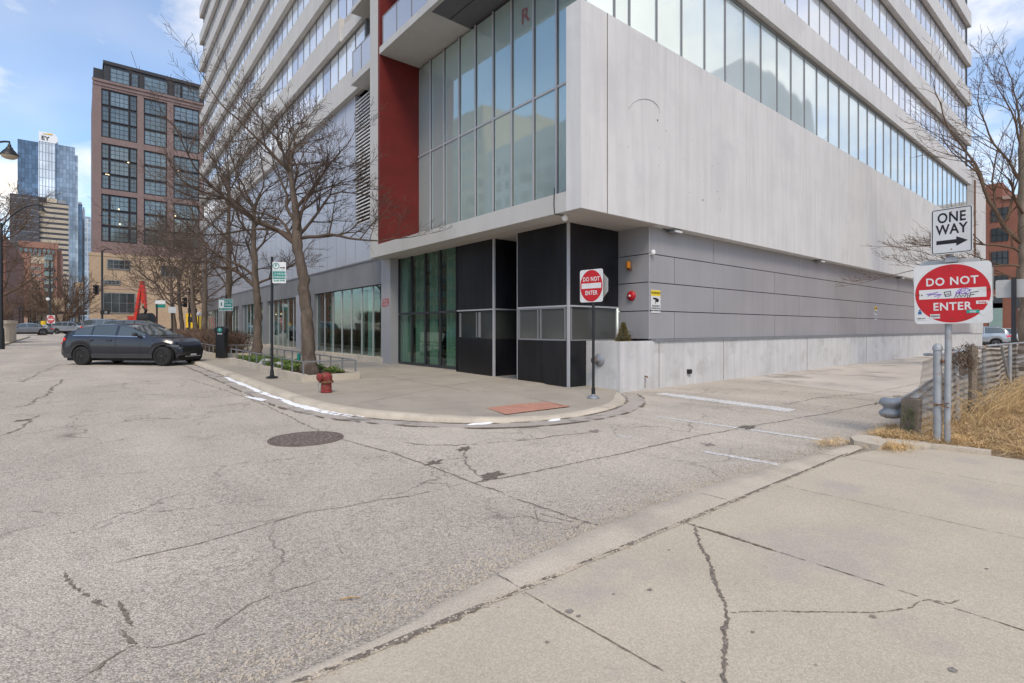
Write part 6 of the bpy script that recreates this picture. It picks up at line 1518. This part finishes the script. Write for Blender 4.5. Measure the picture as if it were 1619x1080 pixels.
new('curtain_aqua').box(84.9,84.98,11.0,12.2,0,4.6).build('glass_door',t); new('far_glass_dark').box(84.9,84.98,11.0,12.4,4.0,5.3).build('door_top',t); new('office_white').box(84.9,84.98,4.5,9.6,0,3.9).build('garage_door',t); new('far_glass_dark').box(84.9,84.98,4.5,9.8,4.0,5.2).build('door_top',t); adopt(t)
# buildings across the street that show in the window reflections
def opp(x0,x1,y0,y1,h,m,label,n=5):
    t=empty('city_block',((x0+x1)/2,(y0+y1)/2,0),label,'building'); new(m).box(x0,x1,y0,y1,-.1,h).build('wall',t); mb=new('far_glass_dark')
    for k in range(int(h/3.4)-1):
        z=2+k*3.4
        if abs(x1)<abs(x0):
            y=y0+1
            while y<y1-2: mb.box(x1-.05,x1+.06,y,y+1.6,z,z+1.8); y+=3
        x=x0+1
        while x<x1-2: mb.box(x,x+1.6,y1-.05,y1+.06,z,z+1.8); x+=3
    o=mb.build('window',t); o['kind']='stuff'; new(m).box(x0+3,(x0+x1)/2,y0+3,(y0+y1)/2,h,h+3.5).build('roof_house',t); adopt(t)
opp(-80,-45,58,88,38,'city_grey','grey block across the street, seen mirrored in the corner glass'); opp(-82,-47,91,130,50,'brick_tan','tan block farther along the street, seen mirrored in the corner glass'); opp(-80,-40,-40,-8,19,'city_grey','long grey block behind the camera, seen mirrored in the corner glass')
opp(92,122,-62,-30,50,'city_grey','grey block behind the weedy lot, seen mirrored in the alley windows'); opp(60,84,-70,-42,36,'brick_dark','dark block behind the weedy lot, seen mirrored in the alley windows'); opp(-10,20,-110,-80,20,'brick_tan','tan block behind the camera, seen mirrored in the alley windows')
# ------------------------------------------------------------ sky, sun, camera
w=bpy.data.worlds.new('World'); scene.world=w; w.use_nodes=True; nt=w.node_tree; bg=nt.nodes['Background']
SUN_EL=R(50); SUN_AZ=R(215)   # sun behind the camera, left
sk=nt.nodes.new('ShaderNodeTexSky'); sk.sky_type='NISHITA'; sk.sun_disc=False; sk.sun_elevation=SUN_EL; sk.sun_rotation=SUN_AZ; sk.air_density=1.0; sk.dust_density=1.2; sk.ozone_density=1.2
tc=nt.nodes.new('ShaderNodeTexCoord'); sp=nt.nodes.new('ShaderNodeSeparateXYZ'); nt.links.new(tc.outputs['Generated'],sp.inputs[0])
zz=nmath(nt,'ADD',nmath(nt,'MAXIMUM',sp.outputs[2],0.0),.22); cx=nmath(nt,'DIVIDE',sp.outputs[0],zz); cy=nmath(nt,'DIVIDE',sp.outputs[1],zz); cb=nt.nodes.new('ShaderNodeCombineXYZ'); nt.links.new(cx,cb.inputs[0]); nt.links.new(cy,cb.inputs[1])
def cn(scale,off,detail=8,rough=.58,dist=.3):
    mp=nt.nodes.new('ShaderNodeMapping'); mp.inputs['Location'].default_value=off; nt.links.new(cb.outputs[0],mp.inputs[0]); n=nt.nodes.new('ShaderNodeTexNoise'); n.inputs['Scale'].default_value=scale; n.inputs['Detail'].default_value=detail; n.inputs['Roughness'].default_value=rough; n.inputs['Distortion'].default_value=dist; nt.links.new(mp.outputs[0],n.inputs[0]); return n.outputs['Fac']
mask=nrange(nt,cn(1.1,CLOUD_OFF),.50,.66,0,1); soft=nrange(nt,cn(.5,(9,2,0),4),.42,.68,.0,.35)
shade=nrange(nt,cn(2.6,(2,7,0)),.3,.7,.80,1.08)
SKYM=.19
skc=nscale(nt,sk.outputs[0],nrange(nt,sp.outputs[2],-1,1,SKYM,SKYM))
tint=nt.nodes.new('ShaderNodeVectorMath'); tint.operation='MULTIPLY'; tint.inputs[1].default_value=(.90,1.0,1.08); nt.links.new(skc,tint.inputs[0])
cl=nscale(nt,(1.22,1.15,1.06),shade)
mm=nmath(nt,'MAXIMUM',mask,soft)
col=nmix(nt,mm,tint.outputs[0],cl)
nt.links.new(col,bg.inputs[0]); bg.inputs[1].default_value=1.0
sl=bpy.data.lights.new('sun','SUN'); sl.energy=SUN_E; sl.angle=R(16); sl.color=(1,.86,.69); so=bpy.data.objects.new('sun',sl); COL.objects.link(so)
# Nishita rotation: azimuth clockwise from +Y
sd=Vector((sin(SUN_AZ)*cos(SUN_EL),cos(SUN_AZ)*cos(SUN_EL),sin(SUN_EL))); so.rotation_euler=sd.to_track_quat('Z','Y').to_euler(); so.location=sd*100
cd=bpy.data.cameras.new('camera'); co=bpy.data.objects.new('camera',cd); COL.objects.link(co); scene.camera=co
co.location=(0,0,CH); co.rotation_euler=(PI/2,0,-math.asin(SS)); cd.sensor_width=36; cd.lens=FP/1619*36; cd.shift_y=-20.5/1619; cd.clip_start=.05; cd.clip_end=3000
scene.view_settings.view_transform='Standard'; scene.view_settings.look='None'; scene.view_settings.gamma=1; scene.view_settings.exposure=EXPO
